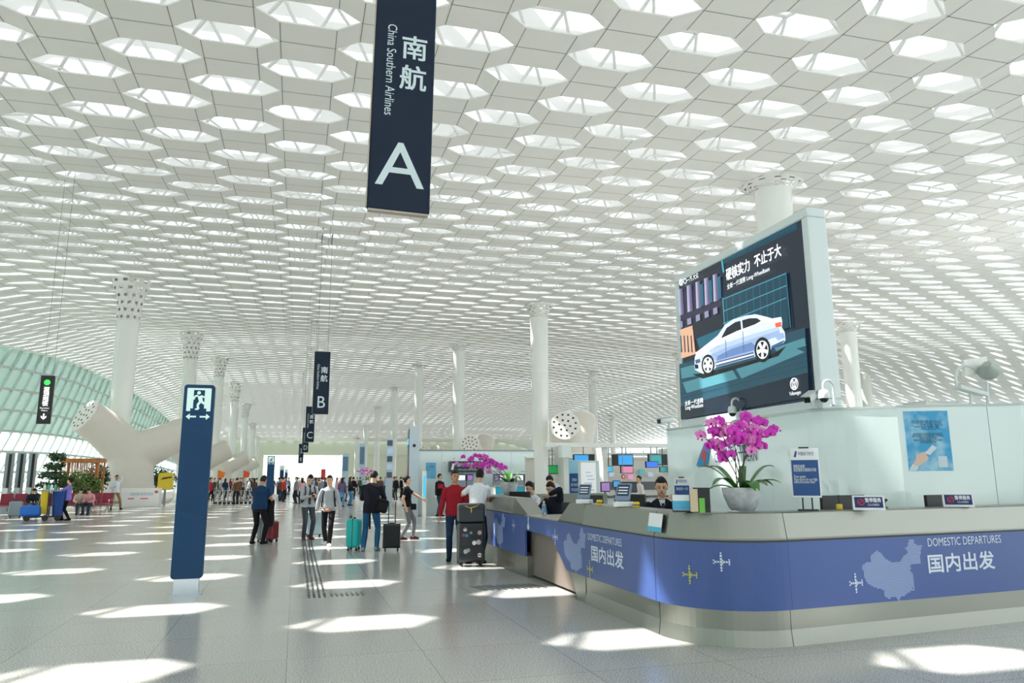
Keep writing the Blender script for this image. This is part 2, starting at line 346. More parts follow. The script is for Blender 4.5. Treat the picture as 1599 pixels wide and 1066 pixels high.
def translucent(name, c, t):
    m = bpy.data.materials.new(name); m.use_nodes = True; nt = m.node_tree; nt.nodes.clear()
    o = nt.nodes.new('ShaderNodeOutputMaterial'); mx = nt.nodes.new('ShaderNodeMixShader'); d = nt.nodes.new('ShaderNodeBsdfDiffuse'); tr = nt.nodes.new('ShaderNodeBsdfTranslucent')
    for n in (d, tr): n.inputs[0].default_value = (*lin(c), 1)
    mx.inputs[0].default_value = t; nt.links.new(d.outputs[0], mx.inputs[1]); nt.links.new(tr.outputs[0], mx.inputs[2]); nt.links.new(mx.outputs[0], o.inputs[0]); return m
ROOF_T = 0.2
M_ROOF = translucent('milky roof glazing', 'F4F5F4', ROOF_T); M_ROOF2 = translucent('white roof sheet', 'F2F2F0', 0.07)

def granite():
    m = bpy.data.materials.new('polished speckled granite'); m.use_nodes = True; nt = m.node_tree; N, L = nt.nodes, nt.links; b = N['Principled BSDF']
    tc = N.new('ShaderNodeTexCoord'); v = N.new('ShaderNodeTexNoise'); v.inputs['Scale'].default_value = 75; v.inputs['Detail'].default_value = 3; L.new(tc.outputs['Object'], v.inputs['Vector'])
    r = N.new('ShaderNodeValToRGB'); e = r.color_ramp.elements; e[0].position = 0.33; e[0].color = (*lin('90928E'), 1); e[1].position = 0.62; e[1].color = (*lin('DCDCD8'), 1); L.new(v.outputs['Fac'], r.inputs[0])
    big = N.new('ShaderNodeTexNoise'); big.inputs['Scale'].default_value = 0.5; L.new(tc.outputs['Object'], big.inputs['Vector'])
    # slab joints every 1.2 m
    br = N.new('ShaderNodeTexBrick'); br.offset = 0.0; br.inputs['Scale'].default_value = 1.0; br.inputs['Brick Width'].default_value = 1.22; br.inputs['Row Height'].default_value = 1.22
    br.inputs['Mortar Size'].default_value = 0.0035; br.inputs['Mortar Smooth'].default_value = 0.0; br.inputs['Color1'].default_value = (1, 1, 1, 1); br.inputs['Color2'].default_value = (0.93, 0.93, 0.93, 1); br.inputs['Mortar'].default_value = (0.5, 0.5, 0.5, 1)
    L.new(tc.outputs['Object'], br.inputs['Vector'])
    mx = N.new('ShaderNodeMix'); mx.data_type = 'RGBA'; mx.blend_type = 'MULTIPLY'; mx.inputs['Factor'].default_value = 1.0
    L.new(r.outputs[0], mx.inputs[6]); L.new(br.outputs['Color'], mx.inputs[7]); L.new(mx.outputs[2], b.inputs['Base Color'])
    mr = N.new('ShaderNodeMapRange'); mr.inputs['To Min'].default_value = 0.13; mr.inputs['To Max'].default_value = 0.2; L.new(big.outputs['Fac'], mr.inputs['Value']); L.new(mr.outputs[0], b.inputs['Roughness'])
    b.inputs['Specular IOR Level'].default_value = 0.5
    return m
M_FLOOR = granite()

# ------------------------------------------------------------------ floor
fl = MB().box((60, 140, -0.15), (190, 380, 0.3)); struct(fl.build('floor', M_FLOOR))
gr = MB().box((20, 120, -0.9), (1200, 1200, 0.4)); struct(gr.build('ground', mat('pale concrete apron', 'C9C8C2', 0.8)))

# ------------------------------------------------------------------ ceiling: folded sheet with elongated hexagonal openings
A1, A2 = Vector((0.0, 3.2)), Vector((2.44, -1.65)); L0 = Vector((-2.66, 22.54))
def zc(x, y):
    z = 15.3 + 2.2 * smooth01((y - 26) / 40) + 4.9 * smooth01((y - 58) / 82) - 6.5 * smooth01((y - 170) / 130)
    z -= 3.0 * smooth01((-21.0 - x) / 15.0)
    z -= 7.5 * smooth01((x - 80) / 33.0)
    return z
HOLE = [(1.55, -0.03), (0.85, 0.55), (-0.85, 0.57), (-1.55, 0.03), (-0.85, -0.55), (0.85, -0.57)]
_c = [Vector((4.88, -0.10)) / 3, Vector((2.44, 4.75)) / 3, Vector((-2.44, 4.85)) / 3]; CELL = [(v.x, v.y) for v in _c] + [(-v.x, -v.y) for v in _c]
SIDE = Vector((-SUN_SHIFT[0], -SUN_SHIFT[1])) / 15.3
ROOF_UP = 1.75
ceil_mb, roof_mb, truss_mb = MB(), MB(), MB()
def hexcells():
    for i in range(-14, 52):
        for j in range(-80, 160):
            p = L0 + A2 * i + A1 * j
            if p.x < -35.5 or p.x > 112 or p.y < -34 or p.y > 300: continue
            if p.x > 35 and p.x > 1.35 * p.y + 25: continue
            yield p
for p in hexcells():
    near = p.y < 95
    kf = 1 - 0.5 * smooth01((p.y - 50) / 40); hv = [(p.x + a * (0.8 + 0.2 * kf), p.y + b * kf) for a, b in HOLE]; cv = [(p.x + a, p.y + b) for a, b in CELL]
    h3 = [(x, y, zc(x, y)) for x, y in hv]; c3 = [(x, y, zc(x, y)) for x, y in cv]
    ceil_mb.add(h3 + c3, [(n, 6 + n, 6 + (n + 1) % 6, (n + 1) % 6) for n in range(6)], 0)
    if near:
        u3 = [(x, y, zc(x, y) + 0.05) for x, y in hv]; ceil_mb.add(u3 + h3, [(n, 6 + n, 6 + (n + 1) % 6, (n + 1) % 6) for n in range(6)], 0)
        def seam(a, b, w=0.014):
            a, b = Vector(a), Vector(b); s = (b - a).normalized(); s = Vector((-s.y, s.x)) * w
            ceil_mb.add([(q.x, q.y, zc(q.x, q.y) - 0.006) for q in (a - s, b - s, b + s, a + s)], [(3, 2, 1, 0)], 1)
        seam(cv[1], cv[2]); seam(hv[1], (hv[1][0], (cv[1][1]))); seam(hv[2], (hv[2][0], cv[2][1])); seam(hv[4], (hv[4][0], cv[4][1])); seam(hv[5], (hv[5][0], cv[5][1])); seam(hv[0], cv[0]); seam(hv[3], cv[3])
    # outer roof with the clear pane that lets the sun through
    o = p + SIDE * ROOF_UP
    ho = [(o.x + a * 0.56, o.y + b * 0.72) for a, b in HOLE]
    rc_ = [(o.x + a * 1.0, o.y + b * 1.35) for a, b in HOLE]; ho3 = [(x, y, zc(x, y) + ROOF_UP) for x, y in ho]; rc3 = [(x, y, zc(x, y) + ROOF_UP) for x, y in rc_]
    q6 = [(n, (n + 1) % 6, 6 + (n + 1) % 6, 6 + n) for n in range(6)]
    roof_mb.add(ho3 + rc3, q6, 0); roof_mb.add(rc3 + [(x + SIDE.x * ROOF_UP, y + SIDE.y * ROOF_UP, zc(x, y) + ROOF_UP) for x, y in cv], q6, 1)
    if p.y < 62 and p.x < 45:
        lo = Vector((p.x, p.y - 0.82, zc(p.x, p.y) + 0.3)); up = [Vector((p.x + a, p.y + b, zc(p.x + a, p.y + b) + 1.55)) for a, b in CELL]
        for n in (0, 1, 5, 4): truss_mb.tube([lo, up[n]], 0.065, 5, cap=False)
        truss_mb.tube([up[3], up[4]], 0.07, 5, cap=False); truss_mb.tube([up[5], up[0]], 0.07, 5, cap=False); truss_mb.tube([up[4], up[5]], 0.07, 5, cap=False)
        truss_mb.tube([up[0], up[1]], 0.06, 5, cap=False); truss_mb.tube([lo, lo + Vector((2.44, 1.55, 0.1))], 0.05, 5, cap=False)
struct(ceil_mb.build('ceiling', [M_SKIN_CEIL, M_SEAM])); struct(roof_mb.build('roof', [M_ROOF, M_ROOF2])); struct(truss_mb.build('ceiling_truss', M_TRUSS))

# ------------------------------------------------------------------ slanted lattice facade on the left, end wall
M_FRAME = mat('pale green facade steel', 'C3D2CB', 0.5)
def pane_mat(name, c, alpha, rough=0.05):
    m = bpy.data.materials.new(name); m.use_nodes = True; nt = m.node_tree; nt.nodes.clear()
    o = nt.nodes.new('ShaderNodeOutputMaterial'); mx = nt.nodes.new('ShaderNodeMixShader'); t = nt.nodes.new('ShaderNodeBsdfTransparent'); d = nt.nodes.new('ShaderNodeBsdfPrincipled')
    d.inputs['Base Color'].default_value = (*lin(c), 1); d.inputs['Roughness'].default_value = rough; t.inputs[0].default_value = (*[0.5 + 0.5 * v for v in lin(c)], 1)
    mx.inputs[0].default_value = alpha; nt.links.new(t.outputs[0], mx.inputs[1]); nt.links.new(d.outputs[0], mx.inputs[2]); nt.links.new(mx.outputs[0], o.inputs[0]); return m
M_CLEAR = pane_mat('clear facade glass', 'F2FAF8', 0.12); M_TEAL = pane_mat('tinted facade glass', '8FC0AE', 0.8, 0.25)
def facade_pt(y, t):      # t: 0 at the floor, 1 where it meets the ceiling
    x0, x1 = -38.0, -34.0
    return Vector((x0 + (x1 - x0) * t ** 0.8, y, t * (zc(-34.0, y) + 0.3)))
frame_mb, clear_mb, teal_mb = MB(), MB(), MB()
rows = 7
def fp(k, r): t = r / rows; return facade_pt(8 + k * 3.8 + (r * 1.5), t)
for k in range(-16, 78):
    for r in range(rows):
        a, b, c, d = fp(k, r), fp(k + 1, r), fp(k + 1, r + 1), fp(k, r + 1)
        (clear_mb if r < 3 else teal_mb).add([a, b, c, d], [(0, 1, 2, 3)])
        if a.y < 296:
            w = 0.24
            frame_mb.tube([a, d], w, 4, cap=False, smooth=False); frame_mb.tube([a, b], w * 0.9, 4, cap=False, smooth=False)
wl_ = struct(frame_mb.build('wall_left', M_FRAME)); struct(clear_mb.build('window_1', M_CLEAR)); struct(teal_mb.build('window_2', M_TEAL))
ew = MB()
for z in range(0, 12, 2): ew.box((2.5, 300, z), (29, 0.25, 0.12))
for x in range(-12, 19, 3): ew.box((x, 300, 5.5), (0.14, 0.25, 11))
struct(ew.build('wall_back', M_WHITE))
ew2 = MB().box((36, 301, 14), (172, 0.4, 7)).box((74, 301, 5.3), (112, 0.4, 10.6)).box((-26, 301, 5.3), (28, 0.4, 10.6)); struct(ew2.build('wall_far', mat('end wall with painted hillside green', 'DFE4CF', 0.4)))  # pale green paints hillside light and reflection into the end wall
struct(MB().box((2.5, 300.3, 5.3), (29, 0.05, 10.6)).build('window_3', M_CLEAR))
# glazed front of the hall behind the camera
rwm = MB().box((38, -34, 15.5), (152, 0.4, 4.4)).box((38, -34, 0.2), (152, 0.4, 0.4))
for k in range(38): rwm.box((-38 + k * 4, -34, 7), (0.22, 0.3, 13.4))
for z in (4.5, 9.0): rwm.box((38, -34, z), (152, 0.25, 0.18))
struct(rwm.build('wall_rear', M_WHITE)); struct(MB().box((38, -34.1, 7), (152, 0.04, 13.2)).build('window_5', M_CLEAR))
# low wall of glass at the far right
rw = MB()
for k in range(30): rw.tube([(108, 20 + k * 9.5, 0), (108, 20 + k * 9.5, 10)], 0.2, 6)
struct(rw.build('wall_right', M_WHITE)); struct(MB().box((108.3, 150, 5), (0.05, 290, 10)).build('window_4', M_CLEAR))

# ------------------------------------------------------------------ columns
def column(x, y, ztop, r=0.84):
    mb = MB().lathe([(r * 0.86, 0), (r * 0.9, 3), (r, ztop - 1), (r * 1.02, ztop)], (x, y, 0), 32)
    o = struct(mb.build('column', M_COLUMN))
    # the ceiling sheet comes down around the shaft as a perforated funnel
    zt = zc(x, y) + 0.02; n, K = 6, 11; cp = MB()
    rad = lambda t: r * 1.03 + 0.15 * t + 0.45 * smooth01(t) ** 3
    for i in range(n):
        for k in range(K):
            off = 0.5 * (i % 2); P = lambda s, t: ((rad((i + t) / n)) * math.cos((k + off + s) * 2 * math.pi / K) + x, (rad((i + t) / n)) * math.sin((k + off + s) * 2 * math.pi / K) + y, ztop + (zt - ztop) * (i + t) / n)
            o = [P(0, 0), P(0.5, 0), P(1, 0), P(1, 1), P(0.5, 1), P(0, 1)]; h = [P(0.3, 0.3), P(0.5, 0.3), P(0.72, 0.3), P(0.72, 0.68), P(0.5, 0.68), P(0.3, 0.68)]
            cp.add(o + h, [(a, (a + 1) % 6, 6 + (a + 1) % 6, 6 + a) for a in range(6)], 0, False)
    struct(cp.build('column_head', M_SKIN_CEIL))
    struct(MB().tube([(x, y, ztop - 0.1), (x, y, zt + 0.5)], r * 0.75, 20).build('column_core', M_WHITE))
for x, y, z in [(21.4, 28.6, 15.0), (21.4, 64.4, 16.3), (21.4, 100.4, 19.0), (21.4, 136, 21.8), (21.4, 172, 21.4), (21.4, 208, 20.5), (21.4, 244, 19), (21.4, 280, 17),
                (-13.5, 64.4, 14.1), (-13.5, 100.4, 16.5), (-13.5, 136, 18.9), (-13.5, 172, 18.1), (-13.5, 208, 17.5), (-13.5, 244, 16.8), (-13.5, 280, 16),
                (56.3, 64.4, 16.6), (56.3, 100.4, 19), (56.3, 136, 21.8), (56.3, 172, 21), (91, 101, 19.0), (91, 137, 19.5), (91, 205, 18)]:
    column(x, y, min(z, zc(x, y) - 0.3))
# ------------------------------------------------------------------ hanging signs down the middle of the hall
M_NAVY = mat('dark navy sign board', '1A283C', 0.5, spec=0.25); M_SIGNTXT = mat('pale sign lettering', 'D6E6EC', 0.5); M_EDGE = mat('sign edge', 'B8AEA2', 0.5)
M_CABLE = mat('steel cable', '8D9698', 0.4, 0.8)
def hanging_sign(letter, x, y, zb, label, w=0.92, hgt=3.75, lean=0.0):
    r = thing('hanging_sign', label, 'sign', (x, y, zb), 0, 'black airline letter signs hanging over the hall'); r.rotation_euler.y = lean
    b = MB().box((0, 0, hgt / 2), (w, 0.1, hgt)).build('board', M_NAVY, r, bevel=0.03)
    MB().box((0, 0, -0.012), (w - 0.04, 0.1, 0.03)).box((-w / 2 - 0.006, 0, hgt / 2), (0.014, 0.09, hgt - 0.06)).build('edge_trim', M_EDGE, r)
    t = MB(); f = -0.052
    put_text(t, letter, (0, f, 0.38), X3, Z3, 1.0, 'c', fit={'A': 0.72, 'B': 0.5, 'C': 0.62, 'D': 0.56, 'E': 0.46}[letter], bold=0.0)
    t.build('letter', M_SIGNTXT, b, loc=(0, 0, 0))
    c = MB(); put_text(c, '南', (0.13, f, 2.48), X3, Z3, 0.42, 'c', bold=0.006); put_text(c, '航', (0.13, f, 1.98), X3, Z3, 0.42, 'c', bold=0.006)
    put_text(c, 'China Southern Airlines', (-0.27, f, 2.98), -Z3, X3, 0.2, 'l', fit=1.5); c.build('lettering', M_SIGNTXT, b)
    zt = zc(x, y) - zb + 1.7
    zt = zc(x, y) - zb + 0.03
    for s in (-1, 1): MB().tube([(s * 0.3, 0, hgt - 0.02), (s * 0.3, 0, zt)], 0.015, 6).box((s * 0.3, 0, zt), (0.08, 3.0, 0.06)).build('cable', M_CABLE, r)
    return r
hanging_sign('A', 1.27, 10.3, 5.42, 'large black hanging airline sign with a white letter A', lean=0.018)
hanging_sign('B', 1.25, 45, 5.33, 'black hanging airline sign with a white letter B')
hanging_sign('C', 1.25, 81, 5.38, 'black hanging airline sign with a white letter C, partly behind the B sign')
hanging_sign('D', 1.25, 117, 5.5, 'small distant black hanging sign with a white letter D')
hanging_sign('E', 0.9, 153, 4.6, 'smallest black hanging sign with a white letter E, lowest of its row')
# metro sign
r = thing('hanging_sign', 'black hanging metro sign with green round logo and a white down arrow', 'sign', (-11.06, 38, 4.1))
M_BLACKSIGN = mat('black sign board', '15181A', 0.4); M_WSIGN = mat('lit white lettering', 'FFFFFF', 0.5, emit=0.7); M_GSIGN = mat('lit green logo', '3DDC5A', 0.5, emit=0.8)
b = MB().box((0, 0, 1.1), (0.56, 0.14, 2.2)).build('board', M_BLACKSIGN, r, bevel=0.02)
t = MB(); f = -0.072
for i, ch in enumerate('深圳地铁'): put_text(t, ch, (0.0, f, 1.47 - i * 0.215), X3, Z3, 0.25, 'c', bold=0.006)
put_text(t, 'Shenzhen', (0, f, 0.68), X3, Z3, 0.1, 'c'); put_text(t, 'Metro', (0, f, 0.57), X3, Z3, 0.1, 'c')
t.prism([(-0.03, 0.46), (-0.03, 0.3), (-0.11, 0.37), (-0.11, 0.29), (0, 0.19), (0.11, 0.29), (0.11, 0.37), (0.03, 0.3), (0.03, 0.46)], (0, f, 0), X3, Z3, (0, -0.004, 0))
t.build('lettering', M_WSIGN, b)
MB().tube([(0, f, 1.88), (0, f - 0.006, 1.88)], 0.13, 20).build('logo', M_GSIGN, b)
for s in (-1, 1): MB().tube([(s * 0.2, 0, 2.2), (s * 0.2, 0, zc(-11, 38) - 2.4)], 0.012, 6).build('cable', M_CABLE, r)

# ------------------------------------------------------------------ exit totems
M_TOTEM = mat('blue totem sheet', '17426A', 0.4, spec=0.25); M_PICTO = mat('pale green pictogram', 'D5F0EA', 0.5, emit=0.25)
def rounded(w, h, r, n=5):
    p = []
    for cx, cy, a in ((w - r, r, -90), (w - r, h - r, 0), (r, h - r, 90), (r, r, 180)): p += [(cx + r * math.cos(math.radians(a + 90 * i / n)), cy + r * math.sin(math.radians(a + 90 * i / n))) for i in range(n + 1)]
    return p
def stroke(t, p, q, w, O, A, B, N):
    d = Vector((q[0] - p[0], q[1] - p[1])).normalized(); s = Vector((-d.y, d.x)) * w / 2
    t.prism([(p[0] - s.x, p[1] - s.y), (q[0] - s.x, q[1] - s.y), (q[0] + s.x, q[1] + s.y), (p[0] + s.x, p[1] + s.y)], O, A, B, N)
def totem(label, x, y, detail=True, rz=0.0):
    r = thing('exit_totem', label, 'sign', (x, y, 0), rz, 'blue emergency exit totems along the hall')
    b = MB().prism([(u - 0.21, v + 0.22) for u, v in rounded(0.42, 2.75, 0.045)], (0, 0.05, 0), X3, Z3, (0, -0.1, 0)).build('board', M_TOTEM, r)
    MB().box((0, 0, 0.11), (0.33, 0.08, 0.22)).box((0, 0, 0.006), (0.42, 0.2, 0.012)).build('base', mat('satin steel foot', 'BFC6CC', 0.3, 0.9), r)
    f = -0.051; Nn = (0, -0.002, 0); O = (-0.165, f, 2.58)
    bk = MB().prism(rounded(0.33, 0.34, 0.012), O, X3, Z3, Nn).build('pictogram', M_PICTO, b)
    m = MB(); O2 = (-0.165, f - 0.002, 2.58)
    if detail:
        m.prism([(0.055, 0.0), (0.275, 0.0), (0.275, 0.04), (0.24, 0.04), (0.24, 0.31), (0.09, 0.31), (0.09, 0.04), (0.055, 0.04)], O2, X3, Z3, Nn)
        man = MB(); O3 = (-0.165, f - 0.004, 2.58)
        man.prism([(0.16 + 0.026 * math.cos(a * 0.524), 0.27 + 0.026 * math.sin(a * 0.524)) for a in range(12)], O3, X3, Z3, Nn)
        for p, q, w in [((0.17, 0.225), (0.195, 0.14), 0.055), ((0.15, 0.232), (0.105, 0.215), 0.026), ((0.107, 0.215), (0.092, 0.17), 0.024), ((0.19, 0.225), (0.235, 0.205), 0.026), ((0.235, 0.205), (0.262, 0.23), 0.024),
                        ((0.185, 0.14), (0.15, 0.09), 0.034), ((0.15, 0.09), (0.165, 0.03), 0.03), ((0.2, 0.14), (0.245, 0.11), 0.034), ((0.245, 0.11), (0.3, 0.125), 0.028), ((0.12, 0.03), (0.165, 0.03), 0.024)]: stroke(man, p, q, w, O3, X3, Z3, Nn)
        man.build('running_figure', M_PICTO, b)
    else:
        for p, q, w in [((0.09, 0.05), (0.24, 0.28), 0.05), ((0.24, 0.05), (0.12, 0.2), 0.04)]: stroke(m, p, q, w, O2, X3, Z3, Nn)
    m.build('door_symbol', M_TOTEM, b)
    a = MB()
    for s in (-1, 1):
        a.prism([(s * u, v) for u, v in [(0.025, -0.012), (0.11, -0.012), (0.11, -0.045), (0.165, 0), (0.11, 0.045), (0.11, 0.012), (0.025, 0.012)]], (0, f, 2.5), X3, Z3, Nn)
    a.build('arrows', M_PICTO, b)
    return r
totem('tall blue exit totem with running figure, nearest the camera', -1.41, 11.7)
totem('blue exit totem behind the man in the navy shirt', -1.45, 47.7, False)
totem('small distant blue exit totem right of the one behind the navy-shirt man', -1.4, 84, False)
totem('tiny blue exit totem, third along the far row', -1.35, 120, False)
# ------------------------------------------------------------------ curved information counter
CX, C5 = 3.65, math.radians(5)
RA, RN, RP = Vector((math.cos(C5), math.sin(C5), 0)), Vector((math.sin(C5), -math.cos(C5), 0)), Vector((4.63, 6.353, 0))
def at_right(px, py):
    d = ray(px, py); o = Vector((0, 0, EYE)); t = (RP - o).dot(RN) / d.dot(RN); return o + d * t
seg_far = [(6.6, 15.6)] + arc(4.45, 14.8, 0.8, 90, 180, 10) + [(3.65, 12.6)]
seg_left = [(3.65, 9.3), (3.65, 8.2), (3.65, 7.26)]
seg_corner = arc(4.55, 7.25, 0.9, 180, 275, 20)
seg_right = [(4.63, 6.353), (7.5, 6.353 + 2.87 * math.tan(C5)), (13.5, 6.353 + 8.87 * math.tan(C5))]
M_BAND = mat('violet blue printed panel', '435C9C', 0.32, spec=0.5, noise=0.05, nscale=1.2)
M_TAUPE = mat('taupe laminate', '7A7068', 0.5); M_TOP = mat('grey stone worktop', '9A9894', 0.35)
def brushed():
    m = bpy.data.materials.new('brushed stainless steel'); m.use_nodes = True; nt = m.node_tree; b = nt.nodes['Principled BSDF']
    b.inputs['Base Color'].default_value = (*lin('96978F'), 1); b.inputs['Metallic'].default_value = 1; b.inputs['Roughness'].default_value = 0.36
    tc = nt.nodes.new('ShaderNodeTexCoord'); mp = nt.nodes.new('ShaderNodeMapping'); mp.inputs['Scale'].default_value = (2, 2, 260); nz = nt.nodes.new('ShaderNodeTexNoise'); nz.inputs['Scale'].default_value = 3
    bp = nt.nodes.new('ShaderNodeBump'); bp.inputs['Strength'].default_value = 0.25; bp.inputs['Distance'].default_value = 0.002
    nt.links.new(tc.outputs['Object'], mp.inputs[0]); nt.links.new(mp.outputs[0], nz.inputs['Vector']); nt.links.new(nz.outputs['Fac'], bp.inputs['Height']); nt.links.new(bp.outputs[0], b.inputs['Normal']); return m
M_BRUSH = brushed()
BAND = [(0, 0.335), (0, 0.965), (-0.03, 0.965), (-0.03, 0.335)]
RAIL = [(0.0, 0.985), (-0.008, 1.0), (-0.05, 1.235), (-0.065, 1.245), (-0.34, 1.245), (-0.34, 0.985)]
BASE = [(-0.02, 0.0), (-0.04, 0.15), (-0.035, 0.335), (-0.3, 0.335), (-0.3, 0.0)]
def build_counter(detail=True):
    r = thing('information_counter', 'long curved information counter with violet-blue band and steel rail, with large map print', 'counter', (4.6, 9.5, 0))
    gap = lambda seg: seg
    for nm, prof, m in (('graphic_band', BAND, M_BAND), ('steel_rail', RAIL, M_BRUSH), ('steel_base', BASE, M_BRUSH)):
        for seg in (seg_far, seg_left, seg_corner, seg_right):
            mb = MB()
            s2 = [Vector(p) for p in seg]
            if nm != 'graphic_band':
                a, b2 = s2[0], s2[-1]; s2[0] = a + (s2[1] - a).normalized() * 0.003; s2[-1] = b2 + (s2[-2] - b2).normalized() * 0.003
            mb.sweep([tuple(p) for p in s2], prof, 0)
            if nm == 'graphic_band' and seg is seg_left:
                # the panel with the knee opening
                mb.prism([(12.6, 0.965), (9.3, 0.965), (9.3, 0.335), (9.92, 0.335), (10.55, 0.74), (11.85, 0.75), (11.85, 0.335), (12.6, 0.335)], (CX + 0.03, 0, 0), Y3, Z3, (-0.03, 0, 0))
            if nm == 'steel_rail' and seg is seg_far:
                mb.prism([(12.6, 0.985), (11.8, 0.985), (12.55, 1.245), (12.6, 1.245)], (CX + 0.34, 0, 0), Y3, Z3, (-0.3, 0, 0))
            if nm == 'steel_rail' and seg is seg_left:
                mb.prism([(9.3, 0.985), (10.35, 0.985), (9.85, 1.245), (9.3, 1.245)], (CX + 0.34, 0, 0), Y3, Z3, (-0.3, 0, 0))
            if nm == 'steel_base' and seg is seg_far: mb.box((CX + 0.17, 12.23, 0.168), (0.26, 0.75, 0.335))
            if nm == 'steel_base' and seg is seg_left: mb.prism([(9.3, 0), (9.6, 0), (9.85, 0.335), (9.3, 0.335)], (CX + 0.3, 0, 0), Y3, Z3, (-0.27, 0, 0))
            mb.build(nm, m, r, world=True)
    sg = MB()
    for seg in (seg_far, [(3.65, 12.6), (3.65, 9.3)], seg_left, seg_corner, seg_right): sg.sweep(seg, [(-0.012, 0.965), (-0.012, 0.985), (-0.2, 0.985), (-0.2, 0.965)])
    sg.build('shadow_gap', mat('dark gap strip', '4A4E4C', 0.5), r, world=True)
    MB().box((CX + 0.4, 11.08, 0.98), (0.78, 1.6, 0.02)).build('low_shelf', mat('pale steel shelf', 'B5AEA6', 0.35, 0.5), r, world=True)
    MB().box((CX + 0.16, 10.85, 0.4), (0.06, 2.2, 0.72)).build('knee_panel', M_TAUPE, r, world=True)
    wt = MB().box((4.4, 11, 0.74), (0.85, 7.6, 0.04)); wt.box((9.2, 7.35, 0.74), (9.0, 0.75, 0.04), C5); wt.box((4.75, 7.4, 0.74), (1.0, 0.9, 0.04)); wt.build('worktop', M_TOP, r, world=True)
    ca = MB().box((4.28, 12.4, 0.36), (0.45, 6, 0.72)); ca.box((4.28, 8.3, 0.36), (0.45, 2, 0.72)); ca.box((9.2, 7.2, 0.36), (8.6, 0.4, 0.72), C5); ca.build('carcass', M_TAUPE, r, world=True)
    return r
counter = build_counter()
# printed marks on the band
M_PRINT = mat('pale blue print', '9DB0DC', 0.4); M_PRINTW = mat('white print', 'DCE6F6', 0.4); M_PRINTY = mat('yellow print', 'C9CC5A', 0.4)
MAPZ = [(1118, 222), (1137, 220), (1141, 240), (1172, 240), (1165, 290), (1165, 318), (1135, 318), (1122, 328), (1132, 340), (1120, 347), (1135, 360), (1138, 385), (1140, 410), (1130, 430), (1105, 450), (1082, 458), (1078, 480), (1070, 462), (1050, 455), (1035, 468), (1018, 455), (1015, 430), (1000, 425), (975, 418), (950, 405), (935, 385), (928, 350), (920, 330), (940, 315), (958, 310), (960, 285), (985, 266), (1000, 275), (1020, 300), (1050, 315), (1082, 310), (1095, 285), (1115, 275), (1100, 255), (1112, 245)]
ISLE = [(1136, 415), (1141, 415), (1139, 436), (1133, 434)]
zp = lambda zx, zy: at_right(1000 + zx / 2.669, 760 + zy / 2.669)
m0 = zp(1045, 350)
def on_right(p): return ((p - m0).dot(RA), p.z - m0.z)
MAPU = [on_right(zp(*p)) for p in MAPZ]; ISLEU = [on_right(zp(*p)) for p in ISLE]
def inside(p, poly):
    c = False; n = len(poly)
    for i in range(n):
        a, b = poly[i], poly[i - 1]
        if (a[1] > p[1]) != (b[1] > p[1]) and p[0] < (b[0] - a[0]) * (p[1] - a[1]) / (b[1] - a[1]) + a[0]: c = not c
    return c
def map_print(O, A, N, k=1.0, st=0.0155):
    mb = MB(); us = [u for u, v in MAPU]; vv = [v for u, v in MAPU]
    u = min(us)
    while u < max(us):
        v = min(vv)
        while v < max(vv):
            if inside((u, v), MAPU) or inside((u, v), ISLEU):
                q = st * 0.41 * k; c = O + A * u * k + Z3 * v * k + N * 0.003
                mb.add([c - A * q - Z3 * q, c + A * q - Z3 * q, c + A * q + Z3 * q, c - A * q + Z3 * q], [(0, 1, 2, 3)])
            v += st
        u += st
    return mb
def plane_mark(mb, O, A, N, k=1.0):
    """small aeroplane-like cross of dots"""
    for u, v, s in [(0, 0, 1.2), (-.04, 0, .9), (.04, 0, .9), (.075, 0, .9), (.11, 0, .9), (-.075, 0, .9), (-.1, .02, .7), (-.1, -.02, .7), (.11, .03, .7), (.11, -.03, .7), (0, .04, 1), (0, .08, 1), (0, .115, .8), (0, -.04, 1), (0, -.08, 1), (0, -.115, .8), (.02, .02, .7), (.02, -.02, .7)]:
        c = O + A * u * k + Z3 * v * k + N * 0.003; q = 0.014 * s * k; mb.add([c - A * q - Z3 * q, c + A * q - Z3 * q, c + A * q + Z3 * q, c - A * q + Z3 * q], [(0, 1, 2, 3)])
LA, LN = -Y3, -X3
bands = [c for c in kids(counter) if c.name.startswith('graphic_band')]
b_far, b_left, b_corner, b_right = bands
map_print(m0, RA, RN).build('map_print', M_PRINT, b_right, world=True)
cl = at_x(896, 858, CX); map_print(cl, LA, LN, 1.0).build('map_print', M_PRINT, b_left, world=True)
cl2 = at_x(779, 826, CX); map_print(cl2, LA, LN, 1.0, 0.02).build('map_print', M_PRINT, b_far, world=True)
t = MB(); p = zp(1196, 248); q = zp(1504, 236); put_text(t, 'DOMESTIC DEPARTURES', Vector((p.x, p.y, p.z)), RA, Z3, 0.12, fit=(q - p).length)
p = zp(1196, 352); q = zp(1478, 345); put_text(t, '国内出发', p, RA, Z3, 0.2, fit=(q - p).length, bold=0.004); t.build('lettering', M_PRINTW, b_right, world=True)
t = MB(); p = at_x(918, 842, CX); q = at_x(971, 849, CX); put_text(t, 'DOMESTIC DEPARTURES', p, LA, Z3, 0.12, fit=(q - p).length)
p = at_x(923, 874, CX); q = at_x(974, 884, CX); p.z = (p.z + q.z) / 2; put_text(t, '国内出发', p, LA, Z3, 0.2, fit=(q - p).length, bold=0.004); t.build('lettering', M_PRINTW, b_left, world=True)
t = MB(); p = at_x(759, 822, CX); put_text(t, '国内出发', p, LA, Z3, 0.21, 'r', bold=0.004); put_text(t, 'DOMESTIC DEPARTURES', p + Z3 * 0.26, LA, Z3, 0.1, 'r'); t.build('lettering', M_PRINTW, b_far, world=True)
t = MB(); plane_mark(t, at_right(1336, 910), RA, RN, 0.75); t.build('plane_print', M_PRINTW, b_right, world=True)
